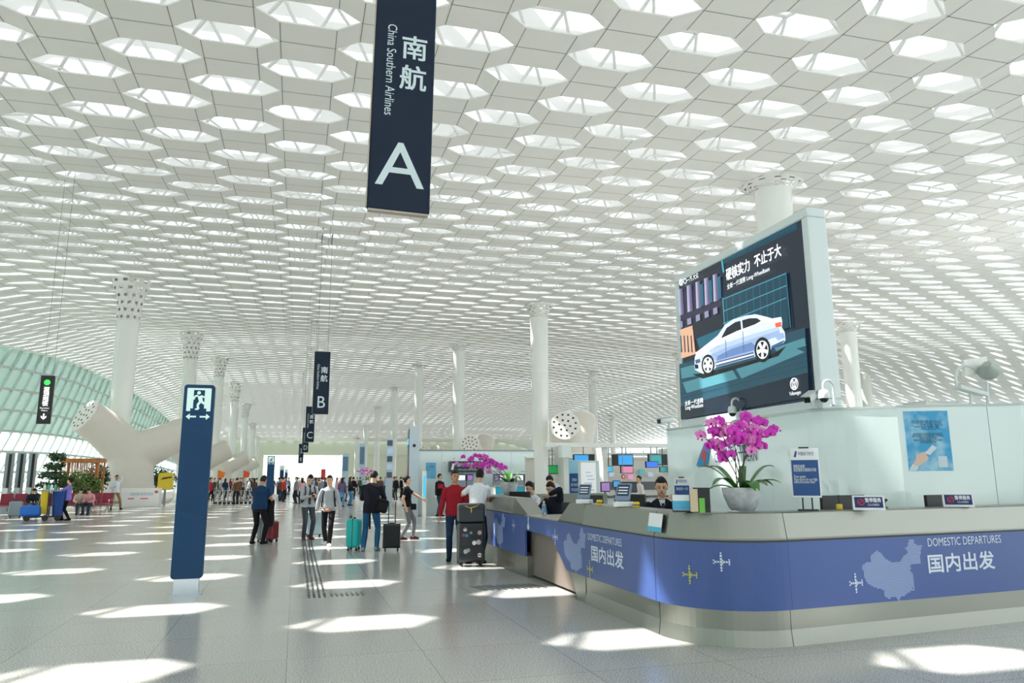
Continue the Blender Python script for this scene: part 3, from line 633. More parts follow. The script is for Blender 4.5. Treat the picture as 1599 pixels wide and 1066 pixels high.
for px, py, mm in ((1126, 877, M_PRINTW), (1077, 897, M_PRINTY)):
    t = MB(); d = ray(px, py); o = Vector((0, 0, EYE)); cc = Vector((4.55, 7.25)); best = None
    for i in range(20000):
        q = o + d * (i * 1e-6 + 0.004)
        if (Vector((q.x, q.y)) - cc).length < 0.906 or q.x > 4.55 and q.y > 6.34: best = q; break
    if best is None: continue
    nn = Vector((best.x - cc.x, best.y - cc.y, 0)).normalized(); plane_mark(t, best, Vector((-nn.y, nn.x, 0)), nn, 0.7); t.build('plane_print', mm, b_corner, world=True)
t = MB(); plane_mark(t, at_x(867, 838, CX), LA, LN, 0.9); t.build('plane_print', M_PRINTW, b_left, world=True)
t = MB(); plane_mark(t, at_x(921, 888, CX), LA, LN, 0.9); t.build('plane_print', M_PRINTY, b_left, world=True)
t = MB(); plane_mark(t, at_x(802, 820, CX), LA, LN, 0.8)
wc = at_x(825, 819, CX)   # wheelchair mark on the low part
t.prism([(0.05 * math.cos(a * .524), 0.05 * math.sin(a * .524) - 0.03) for a in range(12)], wc, LA, Z3, LN * 0.004); t.prism([(0.025 * math.cos(a * .63), 0.025 * math.sin(a * .63) + 0.1) for a in range(10)], wc, LA, Z3, LN * 0.004); t.prism([(-0.02, 0.08), (-0.01, 0), (0.02, 0), (0.01, 0.08)], wc, LA, Z3, LN * 0.004)
t.build('plane_print', M_PRINTW, b_left, world=True)
# ------------------------------------------------------------------ frosted glass booth behind the counter
M_GLASSWALL = mat('frosted pale green glass', 'E6F6F6', 0.1, spec=0.6, coat=0.5)
WALL = [(9.6, 12.95), (6.95, 12.95), (6.8, 12.8), (6.8, 9.6), (6.8, 9.0)] + [(6.803, 8.87), (6.815, 8.74), (6.84, 8.61), (6.88, 8.48), (6.94, 8.36), (7.02, 8.25), (7.12, 8.165), (7.3, 8.035), (7.54, 7.87), (8.24, 7.53), (8.83, 7.2), (9.3, 7.08), (13.4, 7.4)]
ZT = 2.46
booth = thing('glass_booth', 'pale green frosted glass booth wall curving behind the counter, with airline logo', 'booth', (8, 11, 0))
MB().sweep(WALL[:4], [(0, 0.02), (0, ZT), (-0.03, ZT), (-0.03, 0.02)]).build('glass_panel', M_GLASSWALL, booth, world=True)
MB().sweep([(6.8, 9.597)] + WALL[4:14], [(0, 0.02), (0, ZT + 0.005), (-0.03, ZT + 0.005), (-0.03, 0.02)], smooth=False).build('glass_panel', M_GLASSWALL, booth, world=True)
MB().sweep([WALL[13], (8.5, 7.39)], [(0, 0.02), (0, ZT + 0.005), (-0.03, ZT + 0.005), (-0.03, 0.02)]).build('glass_panel', M_GLASSWALL, booth, world=True)
MB().sweep([(8.506, 7.386), WALL[15]] + WALL[16:], [(0, 0.02), (0, ZT + 0.005), (-0.03, ZT + 0.005), (-0.03, 0.02)]).build('glass_panel', M_GLASSWALL, booth, world=True)
MB().sweep(WALL, [(0.01, ZT + 0.005), (0.01, ZT + 0.035), (-0.12, ZT + 0.035), (-0.12, ZT + 0.005)]).build('top_rail', mat('pale grey capping', 'C9D4D0', 0.35), booth, world=True)
rf = MB().prism([(9.5, 12.9), (7.0, 12.9), (6.86, 12.75), (6.9, 8.7), (7.2, 8.2), (8.9, 7.3), (13.3, 7.5), (13.3, 12.9)], (0, 0, ZT - 0.06), X3, Y3, (0, 0, 0.03)); rf.build('roof_panel', M_WHITE, booth, world=True)
# airline logo on the glass: tail fin and lettering
FX = 6.785
def fpz(zx, zy): return at_x(1060 + zx / 5.92, 640 + zy / 5.92, FX)
def on_left_plane(pts, X): return [(-(p.y), p.z) for p in pts]
fin = MB().prism([(-(p.y), p.z) for p in [fpz(162, 518), fpz(200, 400), fpz(240, 300), fpz(294, 300), fpz(280, 400), fpz(264, 515)]], (FX, 0, 0), -Y3, Z3, (-0.006, 0, 0)).build('tail_logo', mat('airline blue', '1C9BD6', 0.35), booth, world=True)
fc = fpz(236, 415); fm = MB()
for a in range(5):
    an = math.radians(90 + 72 * a); fm.prism([(0.055 * math.cos(an) + 0.042 * math.cos(b * 0.785), 0.055 * math.sin(an) + 0.045 * math.sin(b * 0.785)) for b in range(8)], fc - X3 * 0.008, -Y3, Z3, (-0.002 - 0.0005 * a, 0, 0))
fm.prism([(-0.02, -0.2), (0.03, -0.2), (0.03, 0), (-0.01, 0)], fc - X3 * 0.008, -Y3, Z3, (-0.002, 0, 0)); fm.build('flower_logo', mat('logo red', 'D9545C', 0.4), fin, world=True)
M_INK = mat('dark blue grey ink', '2F4A5C', 0.4); t = MB()
p, q = fpz(330, 405), fpz(722, 375); put_text(t, '中国南方航空', Vector((FX, p.y, (p.z + q.z) / 2)), -Y3, Z3, 0.25, fit=(q - p).length, bold=0.003)
p, q = fpz(332, 490), fpz(725, 462); put_text(t, 'CHINA SOUTHERN', Vector((FX, p.y, (p.z + q.z) / 2)), -Y3, Z3, 0.22, fit=(q - p).length); t.build('lettering', M_INK, booth, world=True)

# ------------------------------------------------------------------ lit advertising box on the booth
BX = 6.86
bb = thing('advertising_lightbox', 'large lit advertising board showing a silver car at night, standing on the glass booth', 'advertisement', (BX, 10.1, 2.5))
pTL, pTR, pBL, pBR = at_x(1052, 430, BX), at_x(1259, 326, BX), at_x(1070, 667, BX), at_x(1285, 637, BX)
y0, y1, zb, zt = max(pTL.y, pBL.y), min(pTR.y, pBR.y), (pBL.z + pBR.z) / 2, (pTL.z + pTR.z) / 2
M_BBF = mat('white lightbox frame', 'DDE8EA', 0.35)
fr = MB(); fw = 0.14
fr.box((BX + 0.16, (y0 + y1) / 2, zb + fw / 2), (0.32, y0 - y1, fw)); fr.box((BX + 0.16, (y0 + y1) / 2, zt - fw / 2), (0.32, y0 - y1, fw)); fr.box((BX + 0.16, y0 - fw / 2, (zb + zt) / 2), (0.32, fw, zt - zb - 2 * fw)); fr.box((BX + 0.16, y1 + fw / 2, (zb + zt) / 2), (0.32, fw, zt - zb - 2 * fw))
fro = fr.build('frame', M_BBF, bb, world=True, bevel=0.02)
MB().box((BX + 0.22, (y0 + y1) / 2, (zb + zt) / 2), (0.16, y0 - y1 - 0.2, zt - zb - 0.2)).build('back_box', mat('lightbox back', 'B9C2C4', 0.5), bb, world=True)
MB().box((BX + 0.16, (y0 + y1) / 2, (zb + ZT - 0.03) / 2), (0.2, y0 - y1 - 0.3, zb - ZT + 0.03)).build('plinth', mat('dark plinth', '4A4C4C', 0.5), bb, world=True)
PX = BX + 0.03
def lit(name, c, e=0.62): return mat('lit print ' + name, c, 0.25, emit=e)
def bz(zx, zy): p = at_x(1040 + zx / 3.136, 320 + zy / 3.136, PX); return (-p.y, p.z)
_lay = [0]
def patch(mb, pts, mi, raw=False):
    _lay[0] += 1; mb.prism([bz(*p) for p in pts], (PX - 0.0004 * _lay[0], 0, 0), -Y3, Z3, (-0.0003, 0, 0), mi)
SCR = [lit('night navy', '17202F'), lit('teal dark', '0F3A4C'), lit('teal', '1F5E74'), lit('teal bright', '4A98AC'), lit('mauve', '8C86A6'), lit('violet dark', '2B2A40'), lit('warm', 'D9A98C'), lit('road', '1F4354'), lit('road light', '4A808E'), lit('ink navy', '141D2E'), lit('mauve shade', '5A5678'), lit('mauve light', 'B9B4CC')]
sc = MB(); iy0, iy1, iz0, iz1 = y0 - fw, y1 + fw, zb + fw, zt - fw
sc.prism([(-iy0, iz0), (-iy1, iz0), (-iy1, iz1), (-iy0, iz1)], (PX + 0.02, 0, 0), -Y3, Z3, (-0.02, 0, 0), 0)
patch(sc, [(55, 440), (275, 365), (285, 490), (60, 570)], 5)
patch(sc, [(270, 265), (640, 85), (645, 118), (282, 290)], 1)
for i in range(34):
    x = 274 + i * 10.8; y = 262 - i * 5.25; patch(sc, [(x, y - 8), (x + 3, y - 9.5), (x + 5, y + 20), (x + 2, y + 21)], 2)
patch(sc, [(268, 240), (276, 236), (290, 330), (282, 332)], 3)
for i in range(5):   # fins of the building
    x = 62 + i * 43; y = 415 - i * 18
    patch(sc, [(x, y), (x + 22, y - 8), (x + 30, 535 - i * 17), (x + 4, 543 - i * 17)], 4); patch(sc, [(x + 13, y - 4), (x + 22, y - 8), (x + 30, 535 - i * 17), (x + 19, 539 - i * 17)], 10); patch(sc, [(x + 2, y), (x + 6, y - 1), (x + 12, 540 - i * 17), (x + 7, 541 - i * 17)], 11)
    if i > 1: patch(sc, [(x + 23, y + 10), (x + 38, y + 4), (x + 42, 525 - i * 17), (x + 31, 530 - i * 17)], 2)
    patch(sc, [(x + 2, 575 - i * 17), (x + 22, 567 - i * 17), (x + 24, 598 - i * 17), (x + 4, 606 - i * 17)], 4)
patch(sc, [(62, 615), (135, 590), (150, 730), (72, 755)], 6); 
for i in range(4): patch(sc, [(75 + i * 17, 640), (80 + i * 17, 638), (86 + i * 17, 720), (80 + i * 17, 722)], 5)
patch(sc, [(135, 600), (285, 540), (290, 610), (150, 660)], 0); patch(sc, [(155, 655), (290, 600), (290, 650), (170, 700)], 2)
patch(sc, [(285, 455), (595, 330), (610, 600), (300, 700)], 1)
for i in range(9): patch(sc, [(300 + i * 33, 452 - i * 13), (303 + i * 33, 451 - i * 13), (312 + i * 33, 640 - i * 8), (309 + i * 33, 641 - i * 8)], 2)
for yy in (0, 60, 120): patch(sc, [(288, 459 + yy), (597, 333 + yy), (598, 337 + yy), (288, 463 + yy)], 3)
patch(sc, [(284, 455), (288, 454), (297, 600), (293, 601)], 3)
patch(sc, [(593, 330), (598, 328), (622, 600), (616, 602)], 2)
patch(sc, [(72, 780), (690, 600), (706, 830), (80, 985)], 7)
for i in range(6): patch(sc, [(80, 835 + i * 22), (700, 655 + i * 27), (701, 658 + i * 27), (80, 839 + i * 22)], 1)
for (a, b, c2, d) in [((90, 870), (330, 800), (360, 850), (110, 920)), ((350, 800), (640, 700), (690, 720), (380, 850)), ((80, 800), (150, 780), (200, 830), (85, 850)), ((540, 700), (690, 650), (695, 690), (560, 730))]: patch(sc, [a, b, c2, d], 8)
patch(sc, [(80, 985), (706, 820), (713, 940), (82, 1050)], 9)
scr = sc.build('screen_print', SCR, bb, world=True)
CAR = [lit('car silver', 'C9D6EA', 0.75), lit('car blue', '93A8CC', 0.7), lit('car highlight', 'F2F6FC', 0.9), lit('car glass', '131A26'), lit('tyre', '0E1015'), lit('rim', 'DDE3EA', 0.8), lit('tail lamp', 'E05A3A', 0.8), lit('car shade', '4A5C86', 0.6), lit('car mid', 'AEBFDC', 0.7), lit('car deep', '6480B4', 0.65)]
c = MB()
patch(c, [(140, 830), (300, 800), (520, 735), (600, 690), (560, 740), (330, 810), (190, 850)], 4)
patch(c, [(148, 790), (150, 745), (165, 715), (185, 700), (262, 640), (300, 585), (340, 560), (400, 542), (450, 535), (500, 547), (530, 556), (574, 548), (580, 570), (578, 600), (592, 622), (596, 662), (582, 680), (527, 700), (520, 720), (440, 745), (255, 795), (240, 812), (190, 826), (152, 808)], 0)
patch(c, [(180, 740), (260, 690), (440, 635), (560, 600), (575, 640), (525, 655), (455, 690), (440, 720), (255, 770), (235, 745), (205, 730), (190, 760)], 1)
patch(c, [(200, 725), (300, 675), (440, 630), (560, 596), (570, 612), (450, 650), (300, 700), (225, 735)], 8)
patch(c, [(262, 740), (330, 705), (430, 672), (446, 690), (438, 712), (300, 750), (258, 762)], 9)
patch(c, [(385, 618), (388, 617), (393, 715), (390, 716)], 7); patch(c, [(300, 655), (303, 654), (308, 745), (305, 746)], 7); patch(c, [(395, 628), (408, 624), (408, 628), (395, 632)], 2); patch(c, [(470, 600), (484, 596), (484, 600), (470, 604)], 2)
patch(c, [(152, 760), (176, 752), (180, 770), (156, 778)], 7); patch(c, [(540, 640), (586, 624), (594, 650), (560, 664)], 1)
patch(c, [(250, 770), (440, 720), (445, 742), (255, 794)], 7); patch(c, [(255, 775), (440, 728), (441, 734), (256, 783)], 2)
patch(c, [(190, 705), (265, 648), (420, 560), (480, 548), (540, 560), (574, 552), (576, 560), (540, 572), (480, 570), (300, 660), (250, 690)], 2)
patch(c, [(278, 655), (308, 602), (350, 574), (420, 555), (458, 554), (478, 568), (446, 586), (360, 617)], 3)
patch(c, [(376, 566), (384, 564), (388, 606), (380, 609)], 0)
patch(c, [(545, 580), (576, 572), (578, 596), (550, 600)], 6); patch(c, [(155, 720), (180, 715), (185, 735), (158, 742)], 2); patch(c, [(150, 780), (168, 782), (170, 800), (154, 802)], 4)
patch(c, [(530, 690), (594, 660), (582, 682), (528, 702)], 7); patch(c, [(268, 640), (282, 634), (284, 652), (266, 660)], 2)
for cx, cy, rx, ry in ((217, 783, 29, 46), (486, 709, 36, 55)):
    el = lambda k, n=20: [(cx + rx * k * math.cos(a * 2 * math.pi / n), cy + ry * k * math.sin(a * 2 * math.pi / n)) for a in range(n)]
    patch(c, el(1.12), 4); patch(c, el(0.82), 5); patch(c, el(0.72), 4)
    for a in range(5):
        an = a * 1.2566 + 0.3; dx, dy = rx * math.cos(an), ry * math.sin(an); nx, ny = rx * math.cos(an + 1.57) * .13, ry * math.sin(an + 1.57) * .13
        patch(c, [(cx - nx, cy - ny), (cx + dx * .8 - nx * 1.5, cy + dy * .8 - ny * 1.5), (cx + dx * .8 + nx * 1.5, cy + dy * .8 + ny * 1.5), (cx + nx, cy + ny)], 5)
c.build('car_picture', CAR, scr, world=True)
M_LW = lit('white', 'F6F8FC', 0.9); t = MB(); LX = PX - 0.0004 * (_lay[0] + 4)
def adtext(body, a, b, size=0.2, bold=0.0):
    (u0, v0), (u1, v1) = bz(*a), bz(*b); put_text(t, body, (LX, -u0, (v0 + v1) / 2), -Y3, Z3, size, fit=u1 - u0, bold=bold, lift=0)
adtext('硬核实力', (308, 362), (425, 322), 0.22, 0.003); adtext('不止于大', (447, 298), (580, 250), 0.22, 0.003)
adtext('全新一代速腾 Long-Wheelbase', (312, 408), (523, 328), 0.1)
adtext('一汽-大众', (114, 382), (172, 355), 0.12)
adtext('全新一代速腾', (105, 985), (195, 963), 0.1); adtext('Long-Wheelbase', (107, 1005), (195, 985), 0.1)
adtext('Volkswagen', (620, 938), (676, 920), 0.08)
def ring(cx, cy, rx, ry, w):
    o = [bz(cx + rx * math.cos(a * math.pi / 12), cy + ry * math.sin(a * math.pi / 12)) for a in range(24)]; i = [bz(cx + (rx - w) * math.cos(a * math.pi / 12), cy + (ry - w * ry / rx) * math.sin(a * math.pi / 12)) for a in range(24)]
    t.add([(LX, -u, v) for u, v in o + i], [(k, (k + 1) % 24, 24 + (k + 1) % 24, 24 + k)[::-1] for k in range(24)])
def vmark(cx, cy, k):
    for pts in ([(-12, -22), (-8, -22), (0, -3), (8, -22), (12, -22), (2, 1), (-2, 1)], [(-15, -14), (-11, -16), (-6, 14), (0, 0), (6, 14), (11, -16), (15, -14), (8, 22), (4, 22), (0, 10), (-4, 22), (-8, 22)]):
        t.prism([bz(cx + x * k, cy + y * k * 1.25 - x * k * 0.2) for x, y in pts], (LX, 0, 0), -Y3, Z3, (-0.0003, 0, 0))
ring(643, 876, 20, 30, 3); vmark(643, 876, 0.95); ring(86, 380, 10, 16, 2); vmark(86, 380, 0.5); ring(106, 373, 8, 13, 2)
t.build('lettering', M_LW, scr, world=True)

# ------------------------------------------------------------------ poster on the curved wall
def at_plane(px, py, P, N):
    d = ray(px, py); o = Vector((0, 0, EYE)); return o + d * ((P - o).dot(N) / d.dot(N))
Pa, Pb = Vector((7.54, 7.87, 0)), Vector((8.24, 7.53, 0)); PA = (Pb - Pa).normalized(); PN = Vector((PA.y, -PA.x, 0)); PP = Pa + PN * 0.004
Q = [at_plane(*p, PP, PN) for p in ((1418, 735), (1490, 735), (1478, 639), (1411, 639))]
u = [(q - PP).dot(PA) for q in Q]; uL, uR, vB, vT = (u[0] + u[3]) / 2 , (u[1] + u[2]) / 2, (Q[0].z + Q[1].z) / 2, (Q[2].z + Q[3].z) / 2 - 0.02
pw, ph = uR - uL, vT - vB; PO = PP + PA * uL + Z3 * vB
po = thing('poster', 'sky-blue poster with a hand holding a card, stuck on the curved glass wall', 'poster', PO)
def sky_print():
    m = bpy.data.materials.new('sky blue poster print'); m.use_nodes = True; nt = m.node_tree; b = nt.nodes['Principled BSDF']; b.inputs['Roughness'].default_value = 0.4
    tc = nt.nodes.new('ShaderNodeTexCoord'); nz = nt.nodes.new('ShaderNodeTexNoise'); nz.inputs['Scale'].default_value = 5; r = nt.nodes.new('ShaderNodeValToRGB')
    r.color_ramp.elements[0].position = 0.42; r.color_ramp.elements[0].color = (*lin('3FA8DE'), 1); r.color_ramp.elements[1].position = 0.7; r.color_ramp.elements[1].color = (*lin('A8DAF2'), 1)
    nt.links.new(tc.outputs['Object'], nz.inputs['Vector']); nt.links.new(nz.outputs['Fac'], r.inputs[0]); nt.links.new(r.outputs[0], b.inputs['Base Color']); return m
sheet = MB().prism([(0, 0), (pw, 0), (pw, ph), (0, ph)], PO, PA, Z3, PN * 0.004).build('sheet', sky_print(), po, world=True)
t = MB(); L = 0.006
def ptxt(s, v, size, fit, al='c', uu=0.5): put_text(t, s, PO + PA * (pw * uu) + Z3 * (ph * v), PA, Z3, size, al, fit=pw * fit, lift=L)
ptxt('欢迎使用身份证', 0.79, 0.05, 0.7); ptxt('“一证通关”', 0.69, 0.09, 0.72)
for i, (w2, a) in enumerate([(0.66, '深圳机场国内出发旅客可凭有效身份证'), (0.7, '直接办理值机安检登机无需打印登机牌'), (0.4, '更快捷更方便'), (0.66, '请使用身份证办理乘机手续全程通关'), (0.36, '祝您旅途愉快')]): ptxt(a, 0.6 - i * 0.035, 0.03, w2)
t.build('lettering', M_INK, sheet, world=True)
h = MB(); hp = lambda a: [(x * pw, y * ph) for x, y in a]
h.prism(hp([(0.02, 0.01), (0.12, 0.12), (0.18, 0.2), (0.2, 0.27), (0.32, 0.3), (0.46, 0.33), (0.48, 0.29), (0.42, 0.26), (0.47, 0.22), (0.45, 0.18), (0.33, 0.13), (0.2, 0.06), (0.14, 0.01)]), PO + PN * 0.005, PA, Z3, PN * 0.001); h.build('hand_picture', mat('printed skin', 'E7C9B8', 0.5), sheet, world=True)
MB().prism(hp([(0.4, 0.3), (0.5, 0.26), (0.68, 0.38), (0.58, 0.43)]), PO + PN * 0.0065, PA, Z3, PN * 0.001).build('card_picture', mat('printed card', 'D9E6F2', 0.5), sheet, world=True)
MB().prism(hp([(0.0, 0.0), (0.16, 0.0), (0.22, 0.06), (0.1, 0.12), (0.04, 0.06)]), PO + PN * 0.0065, PA, Z3, PN * 0.001).build('cuff_picture', mat('printed card', 'D9E6F2', 0.5), sheet, world=True)
MB().prism(hp([(0.68, 0.06), (0.88, 0.06), (0.88, 0.24), (0.68, 0.24)]), PO + PN * 0.005, PA, Z3, PN * 0.001).build('white_square', mat('printed card', 'D9E6F2', 0.5), sheet, world=True)

# ------------------------------------------------------------------ cameras on the booth
M_CAM = mat('white camera housing', 'DCE3E4', 0.35); M_LENS = mat('dark camera dome', '20262B', 0.12)
def dome_camera(label, p, h=0.36, s=1.0):
    r = thing('dome_camera', label, 'camera', p)
    pts = [(0.16 * s, 0, 0)] + [(0.08 * s + 0.08 * s * math.cos(a), 0, (h - 0.08) * s + 0.08 * s * math.sin(a)) for a in [math.pi * i / 8 for i in range(9)]] + [(0, 0, (h - 0.14) * s)]
    MB().tube(pts, 0.018 * s, 8).build('bracket', M_CAM, r)
    MB().lathe([(0.02 * s, (h - .12) * s), (0.06 * s, (h - .14) * s), (0.07 * s, (h - .2) * s), (0.07 * s, (h - .24) * s)]).build('housing', M_CAM, r)
    MB().ball((0, 0, (h - .24) * s), 0.058 * s, 14).build('dome', M_LENS, r)
    MB().box((0.16 * s, 0, 0.012), (0.08, 0.08, 0.024)).build('base', M_CAM, r); return r
def bullet_camera(label, p, rz, tilt=0.25, s=1.0):
    r = thing('bullet_camera', label, 'camera', p, rz)
    M = Euler((tilt, 0, 0)).to_matrix(); b = MB().box((0, 0, 0), (0.12 * s, 0.36 * s, 0.11 * s)); b.v = [tuple(M @ Vector(v) + Vector((0, 0, 0.17 * s))) for v in b.v]; ho = b.build('housing', M_CAM, r, bevel=0.03)
    b = MB().box((0, -0.02 * s, 0.068 * s), (0.14 * s, 0.42 * s, 0.012 * s)); b.v = [tuple(M @ Vector(v) + Vector((0, 0, 0.17 * s))) for v in b.v]; b.build('sun_hood', M_CAM, r)
    b = MB().box((0, -0.181 * s, 0), (0.09 * s, 0.01, 0.08 * s)); b.v = [tuple(M @ Vector(v) + Vector((0, 0, 0.17 * s))) for v in b.v]; b.build('lens', M_LENS, r)
    MB().tube([(0, 0.08 * s, 0), (0, 0.08 * s, 0.12 * s)], 0.022 * s, 8).box((0, 0.08 * s, 0.01), (0.1, 0.1, 0.02)).build('bracket', M_CAM, r); return r
zt_ = ZT + 0.035
p = at_x(1146, 655, 6.74); dome_camera('dome camera on a curved bracket in front of the advert, above the orchid', (6.72, p.y, zt_), 0.34)
p = at_y(1298, 640, 8.1); dome_camera('dome camera on a curved bracket beside the lower corner of the advert', (p.x - 0.08, 8.12, zt_), 0.34, 1.0)
p = at_x(1262, 645, 6.74); bullet_camera('white bullet camera at the lower corner of the advert', (6.72, p.y - 0.1, zt_), math.radians(-55), 0.3, 0.9)
p = at_x(1042, 672, 6.8); bullet_camera('white bullet camera at the far end of the glass booth wall', (6.83, p.y + 0.1, zt_), math.radians(-75), 0.15, 1.0)
# flood light panel and camera arm on the wall top, with low white boxes behind
fx = at_y(1535, 636, 7.6).x
r = thing('floodlight_stand', 'white flood light with square reflector and camera arm on the glass wall top', 'light', (fx, 7.62, zt_))
L_ = lambda px, py: at_y(px, py, 7.6) - Vector((fx, 7.62, zt_))
MB().tube([L_(1543, 634), L_(1540, 596)], 0.022, 8).tube([L_(1516, 634), L_(1516, 615)], 0.02, 8).tube([L_(1494, 604), L_(1492, 590), L_(1495, 577), L_(1504, 570), L_(1515, 572), L_(1526, 580)], 0.018, 8).build('pole', M_CAM, r)
b = MB(); pts = [L_(1505, 562), L_(1541, 556), L_(1544, 582), L_(1508, 587)]; b.add(pts + [q + Vector((0, 0.05, 0)) for q in pts], [(3, 2, 1, 0), (4, 5, 6, 7), (0, 1, 5, 4), (1, 2, 6, 5), (2, 3, 7, 6), (3, 0, 4, 7)]); b.build('reflector', M_WHITE, r)
b = MB(); q = L_(1535, 585); b.lathe([(0.02, 0), (0.13, 0.03), (0.14, 0.07), (0.06, 0.16), (0.05, 0.2)], (0, 0, 0), 18); Mx = Euler((0.5, -0.9, 0)).to_matrix(); b.v = [tuple(Mx @ Vector(v) + q + Vector((0, -0.1, 0))) for v in b.v]; b.build('lamp_head', mat('grey lamp housing', 'A9B2AE', 0.4), r)
b = MB(); q = (L_(1495, 604) + L_(1537, 616)) / 2; d = L_(1537, 616) - L_(1495, 604); b.box(q, (d.length, 0.12, 0.06), ry=-math.atan2(d.z, d.x)); b.build('arm_housing', M_CAM, r, bevel=0.015)
MB().box((0, 0, 0.008), (0.12, 0.1, 0.016)).box(L_(1516, 634) + Vector((0, 0, 0.008)), (0.1, 0.1, 0.016)).build('base', M_CAM, r)
for px0, px1, h, lab in ((1428, 1482, 0.13, 'low white junction box on the glass wall top'),): 
    a, b2 = at_y(px0, 636, 8.1), at_y(px1, 636, 8.1); r = thing('junction_box', lab, 'box', ((a.x + b2.x) / 2, 8.1, ZT - 0.02)); MB().box((0, 0, h / 2), (b2.x - a.x, 0.4, h)).build('body', M_WHITE, r, bevel=0.01); MB().box((0, 0, h), (b2.x - a.x + 0.02, 0.42, 0.015)).build('lid', M_CAM, r)
# ------------------------------------------------------------------ things on the counter
RZ = 1.247
def on_rail(px, py=800): return at_z(px, py, RZ)
M_LEAF = mat('glossy orchid leaf', '3F7A2E', 0.3, noise=0.35, nscale=6); M_LEAF2 = mat('light orchid leaf', '86B03E', 0.35, noise=0.2, nscale=6)
M_STEM = mat('orchid stem', '4A4A34', 0.6); M_PETAL = mat('magenta orchid petal', 'DB34C6', 0.5, noise=0.18, nscale=25); M_PETAL_SUNLIT = mat('pink sunlit orchid petal', 'F284D2', 0.5, noise=0.18, nscale=25); M_LIPF = mat('orchid lip', '8E1466', 0.5)  # pink petals are a lighter copy standing in for sunlit flowers
M_POT = mat('mottled grey stone pot', 'CBD0D4', 0.55, noise=0.2, nscale=14, bump=0.15); M_SOIL = mat('dark bark soil', '3B2E22', 0.9)
def petal(mb, c, d, up, ln, wd, mi=0):
    d = d.normalized(); s = d.cross(up).normalized(); n = s.cross(d)
    pr = [(0, 0.12), (0.25, 0.75), (0.55, 1.0), (0.85, 0.7), (1.0, 0.15)]
    vs = []
    for t, w in pr:
        cc = c + d * ln * t + n * ln * 0.16 * math.sin(t * 2.6); vs += [cc - s * wd * w * 0.5, cc + n * 0.004, cc + s * wd * w * 0.5]
    mb.add(vs, [(i * 3 + k, i * 3 + k + 1, i * 3 + k + 4, i * 3 + k + 3) for i in range(4) for k in range(2)], mi, True)
def flower(c, nrm, rnd, pm, size=0.062):
    mb = MB(); nrm = nrm.normalized(); a = nrm.orthogonal().normalized(); a = (Z3 - nrm * nrm.z); a = a.normalized() if a.length > 0.1 else nrm.orthogonal(); b = nrm.cross(a)
    for k, (an, L, W) in enumerate([(90, 1, .75), (205, 1, .7), (335, 1, .7), (15, 1.05, 1.15), (165, 1.05, 1.15)]):
        an = math.radians(an + rnd.uniform(-8, 8)); petal(mb, c, a * math.sin(an) + b * math.cos(an) + nrm * 0.12, nrm, size * L, size * W, 0)
    mb.ball(c + nrm * 0.012 - a * 0.012, (0.011, 0.011, 0.016), 7, 1)
    return mb, [pm, M_LIPF]
def strap_leaf(base, dirv, ln, wd, rise, droop, m):
    mb = MB(); d = Vector((dirv[0], dirv[1], 0)).normalized(); s = Vector((-d.y, d.x, 0)); vs = []; n = 9
    for i in range(n + 1):
        t = i / n; c = Vector(base) + d * ln * t + Z3 * (rise * math.sin(t * 1.9) * 1.05 - droop * t * t); w = wd * (0.35 + 0.65 * math.sin(math.pi * min(1, t * 0.93 + 0.07)) ** 0.6) * (1 if t < 0.85 else (1 - t) / 0.15 * 0.9 + 0.08)
        vs += [c - s * w / 2 + Z3 * w * 0.12, c, c + s * w / 2 + Z3 * w * 0.12]
    vs += [Vector(v) - Z3 * 0.004 for v in vs]; k = 3 * (n + 1)
    fs = [(i * 3 + j, i * 3 + j + 1, i * 3 + j + 4, i * 3 + j + 3) for i in range(n) for j in range(2)]
    mb.add(vs, fs + [tuple(k + q for q in f[::-1]) for f in fs], 0, True); return mb
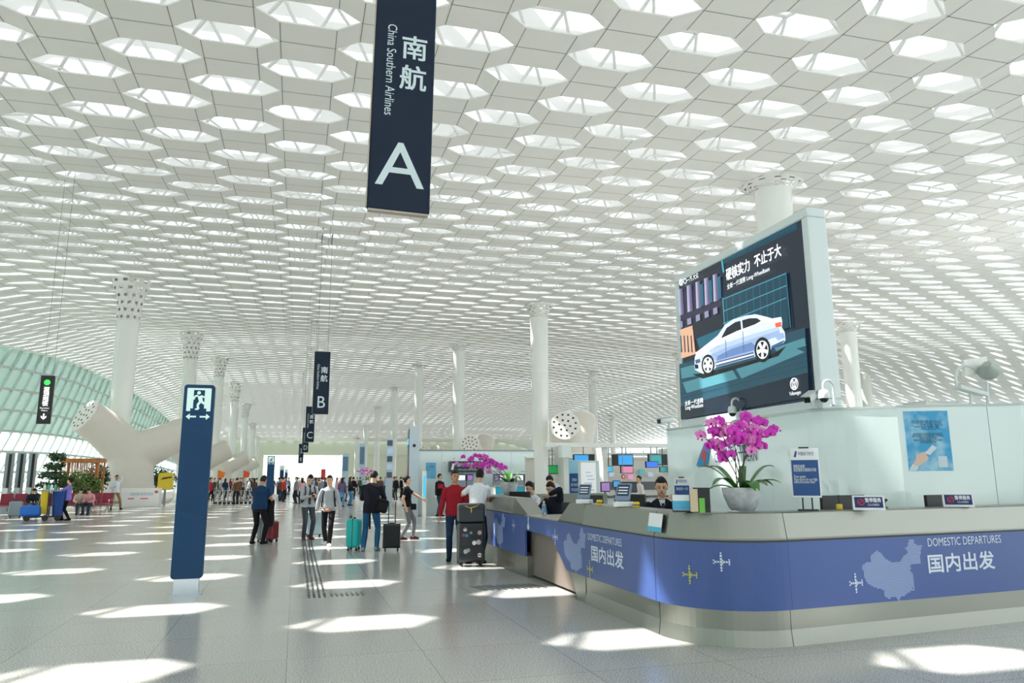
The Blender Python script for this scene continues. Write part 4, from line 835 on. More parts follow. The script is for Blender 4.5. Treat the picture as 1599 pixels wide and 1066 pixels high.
def orchid(label, base, sprays, seed, pot_r=0.185, pot_h=0.255, group=None, view=Vector((-0.45, -0.9, 0.15))):
    rnd = random.Random(seed); r = thing('potted_orchid', label, 'plant', base, 0, group); k = pot_r / 0.185
    po = MB().lathe([(0.105 * k, 0), (0.125 * k, 0.02 * k), (0.172 * k, 0.13 * k), (0.187 * k, 0.21 * k), (0.18 * k, pot_h), (0.165 * k, pot_h), (0.16 * k, pot_h - 0.03)], n=32).build('pot', M_POT, r)
    MB().lathe([(0.001, pot_h - 0.025), (0.163 * k, pot_h - 0.025)], n=24, cap=False).build('soil', M_SOIL, r)
    for i in range(11):
        a = i * 2.4 + rnd.uniform(-.3, .3); big = i % 3 == 0
        strap_leaf((0.05 * math.cos(a), 0.05 * math.sin(a), pot_h - 0.03), (math.cos(a), math.sin(a)), rnd.uniform(0.24, 0.36) * k, rnd.uniform(0.07, 0.095) * k, rnd.uniform(0.1, 0.2) if not big else 0.24, rnd.uniform(0.05, 0.16) if not big else 0.0, 0).build('leaf', M_LEAF2 if i % 4 == 1 else M_LEAF, r)
    for tip, n, sp in sprays:
        tip = Vector(tip); b0 = Vector((rnd.uniform(-.06, .06), rnd.uniform(-.05, .05), pot_h - 0.03)); kn = Vector((b0.x * 1.5 + tip.x * 0.35, b0.y + tip.y * 0.3, tip.z * 0.82)); pts = []
        for i in range(15):
            t = i / 14; pts.append(b0 * (1 - t) ** 2 + kn * 2 * t * (1 - t) + tip * t * t)
        MB().tube(pts, 0.0055, 6).build('stem', M_STEM, r)
        for i in range(n):
            t = 1 - (i / max(1, n - 1)) * sp; q = b0 * (1 - t) ** 2 + kn * 2 * t * (1 - t) + tip * t * t; side = 1 if i % 2 else -1
            q = q + Vector((side * rnd.uniform(0.02, 0.06), rnd.uniform(-0.05, 0.04), rnd.uniform(-0.05, 0.04)))
            mb, ms = flower(q, view + Vector((rnd.uniform(-.6, .6), rnd.uniform(-.4, .4), rnd.uniform(-.3, .3))), rnd, M_PETAL_SUNLIT if rnd.random() < 0.4 else M_PETAL, rnd.uniform(0.056, 0.068)); mb.build('flower', ms, r)
        for i in range(2): MB().ball(tip + Vector((tip.x * 0.15 * (i + 1), 0, 0.01 * i - 0.01)), 0.012, 7).build('bud', M_PETAL, r)
    return r
ob = on_rail(1160, 797)
rt = Vector((CR.x, CR.y, 0)).normalized()
def sp(px, py, dy=0.0):   # a spot in the plant's own space, in the plane through the pot that faces the camera
    n_ = Vector((CF.x, CF.y, 0)).normalized(); q = at_plane(px, py, Vector(ob) + n_ * dy, n_); return q - ob
orchid('large magenta orchid in a grey stone bowl on the steel counter rail', ob,
       [(sp(1102, 685, .05), 9, .5), (sp(1112, 664), 9, .42), (sp(1130, 660, -.06), 8, .36), (sp(1170, 655, .08), 8, .36), (sp(1206, 672, -.04), 11, .42), (sp(1188, 662, .02), 9, .4), (sp(1150, 668, -.1), 7, .3)], 3, pot_r=0.2, pot_h=0.235)
o2 = Vector((4.35, 15.25, 1.247))
_o = ob; ob = o2
orchid('magenta orchid at the far end of the counter, beside the man in white', o2, [(sp(716, 722, .05), 8, .5), (sp(728, 716), 9, .5), (sp(752, 712, -.06), 8, .4), (sp(768, 722, .08), 9, .5), (sp(745, 714), 7, .4)], 11, view=Vector((-.1, -1, .1)))
ob = _o
# boards and cards
M_SIGNBLUE = mat('deep blue print', '1E4F8F', 0.4); M_CARD = mat('white card', 'EEF2F5', 0.5); M_ACR = mat('pale acrylic', 'E2EEF0', 0.15)
def face_cam(p): d = Vector((p.x, p.y, 0)); return math.atan2(d.y, d.x) - math.pi / 2
def notice_board(label, px, pyb, w, h, z0, rows, x0=None, legs=0.13, rz=None, qr=False, base_p=None):
    p = base_p or on_rail(px, pyb); r = thing('notice_stand', label, 'sign', p, face_cam(p) if rz is None else rz)
    if legs:
        for s in (-1, 1): MB().box((s * 0.045, 0.02, legs / 2), (0.014, 0.014, legs)).build('leg', M_DARK, r)
        MB().box((0, 0.02, 0.006), (w * 0.7, 0.12, 0.012)).build('base', M_DARK, r)
    b = MB().box((0, 0, legs + h / 2), (w, 0.02, h)).build('board', M_CARD, r, bevel=0.004)
    MB().box((0, -0.0115, legs + h * 0.4), (w * 0.92, 0.003, h * 0.72)).build('blue_panel', M_SIGNBLUE, b)
    MB().box((0, 0, legs + h + 0.006), (w * 0.35, 0.025, 0.014)).build('clip', M_DARK, r)
    t = MB(); f = -0.0135
    for s, v, fit, al, u in rows: put_text(t, s, (u * w, f, legs + h * v), X3, Z3, 0.04, al, fit=fit * w, lift=0.001)
    t.build('lettering', M_CARD, b)
    t = MB(); put_text(t, '中国南方航空', (0.06 * w, -0.011, legs + h * 0.86), X3, Z3, 0.04, 'c', fit=0.55 * w, lift=0.001); t.prism([(-0.36 * w, 0.82 * h), (-0.28 * w, 0.82 * h), (-0.24 * w, 0.94 * h), (-0.3 * w, 0.94 * h)], (0, -0.01, legs), X3, Z3, (0, -0.002, 0)); t.build('heading', M_SIGNBLUE, b)
    if qr: MB().box((-0.2 * w, f, legs + h * 0.3), (w * 0.28, 0.002, w * 0.3)).box((0.2 * w, f, legs + h * 0.3), (w * 0.28, 0.002, w * 0.3)).build('white_square', M_CARD, b)
    return r
notice_board('blue and white notice board on black legs, right of the orchid bowl', 1262, 797, 0.28, 0.5, 0, [('尊敬的旅客', 0.6, 0.4, 'l', -0.4), ('请您提前办理乘机手续', 0.53, 0.78, 'l', -0.4), ('Dear guests', 0.4, 0.4, 'l', -0.4), ('Please check in for your flight', 0.34, 0.8, 'l', -0.4), ('before the counter closes', 0.29, 0.7, 'l', -0.4)])
def closed_sign(label, px, py, k=1.0):
    p = on_rail(px, py); r = thing('closed_sign', label, 'sign', p, face_cam(p) + 0.12)
    w, h, d = 0.3 * k, 0.145 * k, 0.1 * k
    b = MB(); b.add([(-w / 2, -d / 2, 0), (w / 2, -d / 2, 0), (w / 2, 0, h), (-w / 2, 0, h), (-w / 2, d / 2, 0), (w / 2, d / 2, 0)], [(0, 1, 2, 3), (5, 4, 3, 2), (0, 3, 4), (1, 5, 2), (0, 4, 5, 1)]); bo = b.build('body', M_CARD, r)
    A = Vector((1, 0, 0)); B = Vector((0, d / 2, h)).normalized(); N = A.cross(B); O = Vector((0, -d / 2, 0))
    L = math.hypot(d / 2, h)
    MB().prism([(-w * .44, L * .17), (w * .44, L * .17), (w * .44, L * .9), (-w * .44, L * .9)], O, A, B, N * 0.003).build('navy_panel', mat('navy card print', '22306A', 0.4), bo)
    t = MB(); put_text(t, '暂停服务', O + A * (w * .14) + B * (L * .56), A, B, 0.05, 'c', fit=w * .5, lift=0.004, bold=0.001); put_text(t, 'CLOSED', O + A * (w * .14) + B * (L * .3), A, B, 0.03, 'c', fit=w * .36, lift=0.004); t.build('lettering', M_CARD, bo)
    t = MB(); c = O + A * (-w * .24) + B * (L * .54) + N * 0.0045; R = L * .22; n = 20
    t.add([c + (A * math.cos(a * 6.2832 / n) + B * math.sin(a * 6.2832 / n)) * R for a in range(n)] + [c + (A * math.cos(a * 6.2832 / n) + B * math.sin(a * 6.2832 / n)) * R * .74 for a in range(n)], [(a, (a + 1) % n, n + (a + 1) % n, n + a) for a in range(n)])
    e1, e2 = (A + B).normalized() * R * .8, (A - B).normalized() * R * .12; t.add([c - e1 - e2, c + e1 - e2, c + e1 + e2, c - e1 + e2], [(0, 3, 2, 1)]); t.build('no_entry_symbol', mat('red print', 'C8303C', 0.4), bo)
    return r
closed_sign('white tent card reading CLOSED, beside the yellow pen stand on the steel rail', 1357, 796, 1.0)
closed_sign('white tent card reading CLOSED, on the rail under the sky-blue poster', 1497, 791, 1.0)
# openings in the glass where the screens of the closed desks stand
def desk_monitor(label, px0, px1, pyt, pyb):
    cx_ = (px0 + px1) / 2; p = on_rail(cx_, pyb - 1) ; n_ = RN; a = at_plane(px0, pyb, Vector((7.0, 7.15, 0)), n_) if False else at_plane(px0, pyb, RP - RN * 0.42, RN); b = at_plane(px1, pyb, RP - RN * 0.42, RN); tq = at_plane(px0, pyt, RP - RN * 0.42, RN)
    c = (a + b) / 2; w = (b - a).length; h = tq.z - 0.76
    r = thing('desk_monitor', label, 'monitor', (c.x, c.y, 0.76), C5); MB().box((0, 0, h / 2 + 0.04), (w, 0.04, h - 0.06)).build('screen', M_DARK, r, bevel=0.006); MB().box((0, 0.03, 0.05), (0.06, 0.05, 0.1)).box((0, 0.0, 0.006), (0.24, 0.16, 0.012)).build('stand', M_DARK, r)
desk_monitor('black monitor back behind the rail, next to the notice board on black legs', 1283, 1350, 775, 797)
desk_monitor('black monitor back behind the rail, under the sky-blue poster', 1446, 1496, 774, 792)
M_YEL = mat('bright yellow plastic', 'E8C92A', 0.4)
def dispenser(label, px, py, pen=True, k=1.0):
    p = on_rail(px, py); r = thing('pen_stand' if pen else 'tape_block', label, 'stationery', p); MB().lathe([(0.032 * k, 0), (0.032 * k, 0.05 * k), (0.02 * k, 0.056 * k)], n=14).build('base', M_YEL, r)
    if pen: MB().tube([(0, 0, 0.05), (0.002, 0, 0.15)], 0.006, 8).build('pen', M_DARK, r)
    else: MB().box((0, 0, 0.026 * k), (0.068 * k, 0.068 * k, 0.008)).build('band', M_DARK, r)
dispenser('yellow pen stand with a black pen on the steel rail', 1311, 795)
for px, py, lab in ((936, 788, 'yellow round desk block between the two ticket printers'), (994, 792, 'yellow round desk block beside the paper taped to the rail')): dispenser(lab, px, py, False, 1.15)
def mic(label, px, py):
    p = on_rail(px, py); r = thing('microphone', label, 'microphone', p); MB().tube([(0, 0, 0.008), (0, 0.01, 0.05), (0.01, 0.0, 0.075)], 0.006, 8).build('neck', M_DARK, r); MB().ball((0.012, -0.004, 0.085), 0.016, 10).build('head', M_DARK, r); MB().lathe([(0.025, 0), (0.025, 0.01)], n=14).build('base', M_DARK, r)
mic('small black desk microphone right of the CLOSED card near the pen stand', 1383, 793)
# ticket printers / card readers on the rail
def reader(label, px, py, k=1.0):
    p = on_rail(px, py); r = thing('ticket_reader', label, 'machine', p, face_cam(p) - 0.35)
    MB().box((0, 0.02, 0.035 * k), (0.24 * k, 0.2 * k, 0.07 * k)).build('base', M_CARD, r, bevel=0.01)
    b = MB().box((0, 0, 0), (0.22 * k, 0.035 * k, 0.26 * k)); Mx = Euler((-0.5, 0, 0)).to_matrix(); sh = Vector((0, 0.03, 0.2 * k)); b.v = [tuple(Mx @ Vector(v) + sh) for v in b.v]; bo = b.build('body', mat('blue grey plastic', '7F93AE', 0.4), r, bevel=0.008)
    b = MB().box((0, -0.02 * k, 0.02 * k), (0.17 * k, 0.006, 0.17 * k)); b.v = [tuple(Mx @ Vector(v) + sh) for v in b.v]; b.build('display', mat('dim display', '2A3A58', 0.15), bo)
    b = MB()
    for i in range(3): b.box((0, -0.0245 * k, (-0.03 + 0.045 * i) * k), (0.14 * k, 0.002, 0.018 * k))
    b.v = [tuple(Mx @ Vector(v) + sh) for v in b.v]; b.build('display_lines', M_CARD, bo)
reader('white and blue ticket reader on the rail, farther from the receptionist', 912, 786, 0.8); reader('white and blue ticket reader on the rail, nearer to the receptionist', 973, 791, 0.85)
def black_screen(label, px, pyt, pyb, y, w, rz=0.0, lit_=None):
    a, b = at_y(px, pyb, y), at_y(px, pyt, y); h = b.z - a.z; r = thing('monitor', label, 'monitor', (a.x, y, a.z), rz); MB().box((0, 0, h * 0.55), (w, 0.05, h * 0.9)).build('screen', M_DARK, r, bevel=0.01); MB().box((0, 0.04, h * 0.2), (0.06, 0.05, h * 0.4)).box((0, 0, 0.008), (w * 0.5, 0.18, 0.016)).build('stand', M_DARK, r); return r
# desks' own monitors stand on the worktop at 0.76
for px, y, w, h, lab in ((925, 10.9, 0.36, 0.56, 'black monitor behind the first ticket reader'), (987, 9.6, 0.4, 0.6, 'black monitor behind the second ticket reader'), (898, 11.9, 0.5, 0.42, 'low black monitor beside the clerk in the dark suit'), (812, 14.3, 0.5, 0.56, 'black monitor beside the clerk in the striped vest')):
    x = at_y(px, 780, y).x; r = thing('monitor', lab, 'monitor', (x, y, 0.76), -0.9); MB().box((0, 0, h * 0.6), (w, 0.05, h * 0.8)).build('screen', M_DARK, r, bevel=0.01); MB().box((0, 0.04, h * 0.25), (0.06, 0.05, h * 0.5)).box((0, 0, 0.008), (w * 0.5, 0.18, 0.016)).build('stand', M_DARK, r)
# brochure holders by the receptionist
p = on_rail(1066, 799); r = thing('brochure_holder', 'clear holder with a blue and white brochure in front of the receptionist', 'holder', p, face_cam(p) + 0.1)
b = MB().box((0, 0.03, 0.085), (0.2, 0.012, 0.17), rx=-0.3).build('back_panel', M_DARK, r); MB().box((0, 0.0, 0.008), (0.2, 0.1, 0.016)).build('base', M_DARK, r)
MB().box((-0.01, 0.015, 0.09), (0.17, 0.006, 0.16), rx=-0.3).build('brochure', M_CARD, r); MB().box((-0.01, 0.0115 - 0.009, 0.065), (0.168, 0.002, 0.09), rx=-0.3).build('brochure_print', mat('brochure cyan', '4FB4DE', 0.4), r)
p = on_rail(1092, 800); r = thing('document_holder', 'black holder with a beige folder and a green leaflet left of the orchid bowl', 'holder', p, face_cam(p))
MB().box((0.03, 0.03, 0.12), (0.16, 0.06, 0.24)).build('case', M_DARK, r); MB().box((-0.045, -0.008, 0.118), (0.075, 0.012, 0.22)).build('folder', mat('beige folder', 'D8C3A5', 0.5), r); MB().box((0.03, -0.008, 0.07), (0.055, 0.01, 0.14)).build('leaflet', mat('green leaflet', '6FC24A', 0.4), r)
notice_board('small blue notice with two white squares, behind the receptionist', 1066, 800, 0.2, 0.4, 0, [('微信扫一扫', 0.62, 0.7, 'c', 0)], legs=0.06, qr=True, base_p=Vector((at_x(1066, 790, 4.75).x, at_x(1066, 790, 4.75).y, 1.12)))
MB().box((0, 0, 0), (0.01, 0.01, 0.01))
nb = [o for o in bpy.data.objects if o.name == 'notice_stand.001'][0]; r = thing('shelf_unit', 'low grey shelf unit behind the receptionist carrying the small blue notice', 'cabinet', (nb.location.x, nb.location.y + 0.05, 0.0)); MB().box((0, 0, 0.555), (0.4, 0.35, 1.11)).build('body', M_TAUPE, r); MB().box((0, 0, 1.115), (0.42, 0.37, 0.01)).build('top', M_TOP, r)
# paper taped to the rail
q = [at_x(px, py, CX + 0.02) for px, py in ((1010, 797), (1031, 797), (1034, 819), (1013, 818))]
r = MB(); pl = [at_x(px, py, CX + 0.012) for px, py in ((1010, 798), (1031, 799), (1034, 820), (1013, 818))]; sl = Vector((0.05, 0, 0.25)).normalized()
base = Vector((CX - 0.005, (pl[2].y + pl[3].y) / 2, 1.03)); pr = thing('paper_notice', 'white and cyan paper notice taped to the steel rail below the receptionist', 'paper', base); PAx, PBx = -Y3, Vector((0.042, 0, 0.235)).normalized(); PNn = PAx.cross(PBx)
wdt = abs(pl[3].y - pl[2].y); MB().prism([(-wdt / 2, 0.0), (wdt / 2, 0.0), (wdt / 2, 0.19), (-wdt / 2, 0.19)], (0, 0, 0), PAx, PBx, PNn * 0.003).build('sheet', M_CARD, pr); MB().prism([(-wdt / 2, 0), (wdt / 2, 0), (wdt / 2, 0.05), (-wdt / 2, 0.05)], PNn * 0.003, PAx, PBx, PNn * 0.002).build('cyan_band', mat('cyan print', '3DB6DE', 0.4), pr)
# bottle on the low shelf
p = at_z(816, 807, 0.992); r = thing('water_bottle', 'clear water bottle with blue label on the low part of the counter', 'bottle', (CX + 0.12, p.y, 0.992)); MB().lathe([(0.033, 0), (0.034, 0.02), (0.032, 0.09), (0.034, 0.15), (0.03, 0.18), (0.013, 0.215)], n=18).build('body', mat('clear plastic', 'DCEBF2', 0.1, trans=0.85), r); MB().lathe([(0.0355, 0.07), (0.0355, 0.13)], n=18, cap=False).build('bottle_label', mat('blue label', '5E9AC8', 0.4), r); MB().lathe([(0.015, 0.213), (0.015, 0.238)], n=14).build('bottle_cap', M_CARD, r)
# ------------------------------------------------------------------ check-in area behind the counter
def rect_y(px0, py0, px1, py1, y):   # a photo rectangle on the plane at distance y along the hall -> centre, width, height
    a, b = at_y(px0, py1, y), at_y(px1, py0, y); return Vector(((a.x + b.x) / 2, y, (a.z + b.z) / 2)), b.x - a.x, b.z - a.z
M_SCR = {k: mat('lit screen ' + k, c, 0.2, emit=0.55) for k, c in dict(blue='2C8FD0', pink='C87A9C', teal='2E8C8C', green='1F8A48', purple='8E6AA8', cyan='4FB8DC', royal='2A6AD4', grey='8FA0B4').items()}
YC = 22.0
cf = thing('checkin_canopy', 'white overhead frame carrying the screens of the check-in desks', 'canopy', (10, YC, 0))
zb_ = at_y(985, 699, YC).z; bm = MB(); xa, xb = at_y(850, 699, YC).x, at_y(1075, 699, YC).x
bm.box(((xa + xb) / 2, YC, zb_ + 0.07), (xb - xa, 0.25, 0.14)); bm.build('beam', M_WHITE, cf, world=True)
MB().box(((xa + xb) / 2, YC + 0.9, zb_ - 0.18), (xb - xa, 0.12, 0.1)).build('rear_beam', M_WHITE, cf, world=True)
for px in (852, 884, 945, 1052): x = at_y(px, 720, YC).x; MB().box((x, YC + 0.45, zb_ / 2), (0.16, 0.9, zb_)).build('post', M_WHITE, cf, world=True)
c_, w_, h_ = rect_y(875, 695, 889, 714, YC - 0.3); MB().box(c_, (w_, 0.3, h_)).build('end_box', mat('white panel glossy', 'E4ECEA', 0.2), cf, world=True)
def hang_screen(label, rect, scr, y=YC - 0.15, sub=None, rod=True):
    c, w, h = rect_y(*rect, y); r = thing('hanging_monitor', label, 'monitor', c, 0, 'monitors over the check-in desks')
    b = MB().box((0, 0, 0), (w, 0.07, h)).build('case', M_DARK, r, bevel=0.008)
    u0, u1 = sub or (0.05, 0.95); MB().box((w * ((u0 + u1) / 2 - 0.5), -0.037, 0), (w * (u1 - u0), 0.004, h * 0.84)).build('screen', M_SCR[scr], b)
    if rod: MB().tube([(0, 0.02, h / 2 - 0.02), (0, 0.02, max(h / 2 + 0.03, zb_ - c.z + 0.02))], 0.02, 8).build('rod', M_GREYMET, r)
hang_screen('blue hanging monitor above the white display board', (895, 709, 928, 726), 'blue', sub=(0.05, 0.7))
hang_screen('largest hanging monitor over the desks, blue picture in its right part', (956, 709, 988, 727), 'blue', sub=(0.28, 0.96))
hang_screen('pink monitor hanging directly under the largest blue one', (969, 727, 988, 739), 'pink', YC - 0.1)
hang_screen('hanging monitor with teal picture, close to the glass booth edge', (1012, 709, 1041, 726), 'teal', sub=(0.06, 0.68))
hang_screen('small plain blue monitor below the teal one', (1008, 720, 1027, 730), 'royal', YC - 0.35)
hang_screen('green hanging monitor above the bending man in a pale shirt', (853, 726, 873, 740), 'green', YC + 0.6)
hang_screen('small purple monitor right of the white display board', (937, 726, 946, 738), 'purple', YC + 0.3); hang_screen('small cyan monitor next to the purple one', (946, 727, 956, 737), 'cyan', YC + 0.3)
hang_screen('small teal monitor low beside the booth edge', (1030, 728, 1041, 737), 'teal', YC + 0.3)
# row of check-in desks
for i, (px0, px1) in enumerate(((858, 905), (906, 952), (953, 999), (1000, 1048))):
    a, b = at_y(px0, 772, 20.5).x, at_y(px1, 772, 20.5).x; r = thing('checkin_desk', ['check-in desk behind the blue banner', 'check-in desk behind the white display board', 'check-in desk with a tilted dark screen', 'check-in desk nearest the glass booth'][i], 'desk', ((a + b) / 2, 20.5, 0), 0, 'check-in desks in a row')
    MB().box((0, 0, 0.5), (b - a - 0.03, 0.7, 1.0)).build('body', mat('pale grey desk front', 'C6CDCC', 0.4), r, bevel=0.01); MB().box((0, -0.03, 1.02), (b - a - 0.02, 0.8, 0.04)).build('desk_top', mat('dark grey desk top', '4A4F52', 0.35), r)
def desk_screen(label, rect, scr, y, tilt=0.0):
    c, w, h = rect_y(*rect, y); r = thing('desk_screen', label, 'monitor', (c.x, y, 1.04)); ch = c.z - 1.04
    MB().box((0, 0, ch), (w, 0.05, h), rx=tilt).build('case', M_DARK, r, bevel=0.008)
    MB().box((0, -0.028, ch), (w * 0.86, 0.005, h * 0.8), rx=tilt).build('screen', M_SCR[scr] if scr else mat('off screen', '3A3F4C', 0.15), r)
    MB().tube([(0, 0.03, 0), (0, 0.03, max(0.05, ch))], 0.025, 8).box((0, 0.02, 0.01), (w * 0.5, 0.2, 0.02)).build('stand', M_DARK, r)
desk_screen('desk screen with purple picture right of the white display board', (938, 752, 952, 768), 'purple', 20.5)
desk_screen('large dark tilted desk screen under the pink monitor', (973, 752, 994, 769), None, 20.45, -0.2)
desk_screen('small blue desk screen between the purple and the dark screens', (957, 750, 968, 761), 'blue', 20.6)
bw = thing('service_wall', 'pale service wall with small screens behind the check-in desks', 'partition', (12.5, 26.5, 0))
MB().box((12.4, 26.5, 1.15), (8.4, 0.12, 2.3)).build('panel', mat('warm grey panel', 'C9C6BE', 0.5), bw, world=True); MB().box((12.4, 26.42, 1.25), (8.4, 0.05, 0.3)).build('dark_band', mat('dark band', '565A5C', 0.5), bw, world=True); MB().box((12.4, 26.5, 2.33), (8.4, 0.3, 0.06)).build('top_rail', M_WHITE, bw, world=True)
for i, px in enumerate((942, 951, 981, 998, 1012, 1030)):
    c, w, h = rect_y(px, 733 + 4 * (i % 3), px + 7, 740 + 4 * (i % 3), 26.3); MB().box(c, (w, 0.06, h)).build('small_screen', M_SCR[['purple', 'grey', 'pink', 'teal', 'grey', 'purple'][i]], bw, world=True)
# banners, board
def banner(label, rect, y, col, head, lines):
    a = at_y(rect[0], rect[3], y); c, w, h = rect_y(*rect, y); r = thing('roll_up_banner', label, 'banner', (c.x, y, 0)); top = c.z + h / 2
    b = MB().box((0, 0, top / 2 + 0.02), (w, 0.02, top - 0.04)).build('sheet', mat('banner head sky', '9CCFE6', 0.5), r); MB().box((0, -0.012, (top - 0.35) / 2 + 0.05), (w * 0.94, 0.004, top - 0.45)).build('blue_field', col, b)
    MB().box((0, 0, 0.03), (w * 1.05, 0.25, 0.06)).build('base', M_GREYMET, r); t = MB()
    for i in range(lines): put_text(t, head[i % len(head)], (0, -0.0145, top - 0.55 - i * 0.13), X3, Z3, 0.09, 'c', fit=w * (0.7 if i % 3 else 0.45), lift=0.001)
    t.build('lettering', M_CARD, b)
banner('tall blue roll-up banner with white lines, left of the white display board', (889, 718, 904, 772), 18.6, M_SIGNBLUE, ['服务指南', '值机手续办理', '行李托运须知', '特殊旅客服务'], 10)
c, w, h = rect_y(905, 719, 934, 775, 18.0); r = thing('display_board', 'white framed display board with faint grey drawing by the check-in desks', 'board', (c.x, 18.0, 0)); top = c.z + h / 2
MB().box((0, 0, top / 2), (w, 0.16, top)).build('frame', mat('pale aluminium', 'CBD8D6', 0.3, 0.3), r, bevel=0.01); MB().box((-w * 0.08, -0.083, top - 0.45), (w * 0.76, 0.006, 0.8)).build('sheet', mat('white lit sheet', 'F2F4F6', 0.4, emit=0.12), r)
t = MB()
for i in range(6): t.box((-w * 0.1 + (i % 3) * 0.04, -0.087, top - 0.3 - i * 0.09), (w * (0.25 + 0.06 * (i % 4)), 0.003, 0.02))
t.build('drawing', mat('faint print', 'B9C0D0', 0.5), r)
# badge discs
for px, y, lab in ((973, 21.8, 'round red and white badge under the pink monitor'), (858, 22.4, 'round red and white badge under the green monitor')):
    y = y if px > 900 else YC + 0.88; p = at_y(px, 744, y); r = thing('round_badge', lab, 'sign', p); MB().tube([(0, 0, 0), (0, -0.03, 0)], 0.07, 18).build('disc', mat('badge red', 'D23A3A', 0.4), r); MB().tube([(0, -0.03, 0), (0, -0.034, 0)], 0.035, 14).build('badge_centre', M_CARD, r); MB().tube([(0, 0.01, 0.05), (0, 0.01, zb_ - p.z)], 0.012, 6).build('rod', M_GREYMET, r)
# long pale wall with header sign and info screens
YW = 33.0
xa, xb = at_y(652, 720, YW).x, at_y(868, 720, YW).x; zt2 = at_y(700, 704, YW).z
lw = thing('glass_partition', 'long pale green glass partition behind the check-in desks, with dark header sign', 'partition', ((xa + xb) / 2, YW, 0))
n = 6
for i in range(n):
    w = (xb - xa) / n; MB().box((xa + w * (i + 0.5), YW, zt2 / 2), (w - 0.015, 0.05, zt2 - 0.02)).build('glass_panel', M_GLASSWALL, lw, world=True)
MB().box(((xa + xb) / 2, YW, zt2 + 0.03), (xb - xa, 0.12, 0.06)).build('top_rail', M_GREYMET, lw, world=True)
c, w, h = rect_y(702, 720, 750, 737, YW - 0.3); hs = MB().box(c, (w, 0.5, h)).build('header_sign', mat('header navy', '2A3644', 0.4), lw, world=True)
t = MB(); put_text(t, '国内自助值机区', c + Vector((0.1, -0.253, 0.02)), X3, Z3, 0.2, 'c', fit=w * 0.74); put_text(t, 'Domestic self check-in', c + Vector((0.1, -0.253, -0.16)), X3, Z3, 0.1, 'c', fit=w * 0.66); t.prism([(-0.09, -0.14), (0.02, -0.14), (0.08, 0.14), (-0.02, 0.14)], c + Vector((-w * 0.43, -0.251, 0)), X3, Z3, (0, -0.003, 0)); t.build('lettering', M_CARD, hs, world=True)
def wall_screen(label, rect, y, white=True):
    c, w, h = rect_y(*rect, y); r = thing('kiosk_screen', label, 'kiosk', (c.x, y, 0), 0, 'self check-in kiosks in a row'); z = c.z
    MB().box((0, 0.04, (z + h / 2) / 2), (w * 1.0, 0.3, z + h / 2)).build('body', mat('kiosk grey', '8F9AA6', 0.4), r, bevel=0.01); MB().box((0, -0.12, z), (w * 0.96, 0.02, h)).build('frame', M_DARK, r); MB().box((0, -0.133, z - h * 0.06), (w * 0.78, 0.006, h * 0.8)).build('screen', mat('lit white screen', 'EEF2F6', 0.3, emit=0.35) if white else M_SCR['purple'], r)
KS = [(712, 727, True, 'white kiosk screen under the header sign'), (728, 738, False, 'purple kiosk screen under the header sign'), (771, 778, False, 'purple kiosk screen right of the far orchid'), (778, 790, True, 'white kiosk screen right of the far orchid'), (795, 805, False, 'purple kiosk screen in the middle of the row'), (805, 817, True, 'white kiosk screen in the middle of the row'), (818, 827, False, 'purple kiosk screen left of the last white one'), (830, 843, True, 'last white kiosk screen of the row, above the clerks')]
for a, b, wh, lab in KS: wall_screen(lab, (a, 740, b, 750), 32.0, wh)
# cyan fronted desks
c, w, h = rect_y(770, 759, 862, 772, 27.0); r = thing('cyan_desk', 'long white desk with a bright cyan front band', 'desk', (c.x, 27.0, 0)); zc_ = c.z + h / 2
MB().box((0, 0, zc_ / 2), (w, 0.7, zc_)).build('body', M_WHITE, r, bevel=0.01); MB().box((0, -0.36, c.z), (w, 0.02, h)).build('cyan_band', mat('cyan band', '2EB4D2', 0.35), r); MB().box((0, 0, zc_ + 0.02), (w + 0.05, 0.8, 0.04)).build('desk_top', M_TOP, r)
# blue flower-like poster and tall kiosk on the partition's end
c, w, h = rect_y(665, 722, 681, 747, YW - 0.05); r = thing('poster', 'small sky-blue poster on the end of the far glass partition', 'poster', (c.x, YW - 0.03, c.z)); MB().box((0, 0, 0), (w, 0.012, h)).build('sheet', mat('small sky poster', '6DBEE8', 0.4, noise=0.2, nscale=3), r); t = MB(); put_text(t, '一证通关', (0, -0.008, h * 0.2), X3, Z3, 0.1, 'c', fit=w * 0.7); t.build('lettering', M_INK, r)
c, w, h = rect_y(659, 735, 666, 792, 31.5); r = thing('info_kiosk', 'slim white information kiosk with blue face beside the man in black', 'kiosk', (c.x, 31.5, 0)); MB().box((0, 0, (c.z + h / 2) / 2), (w, 0.12, c.z + h / 2)).build('body', M_WHITE, r, bevel=0.01); MB().box((0, -0.062, c.z + 0.1), (w * 0.7, 0.006, h * 0.6)).build('face', M_SCR['cyan'], r)
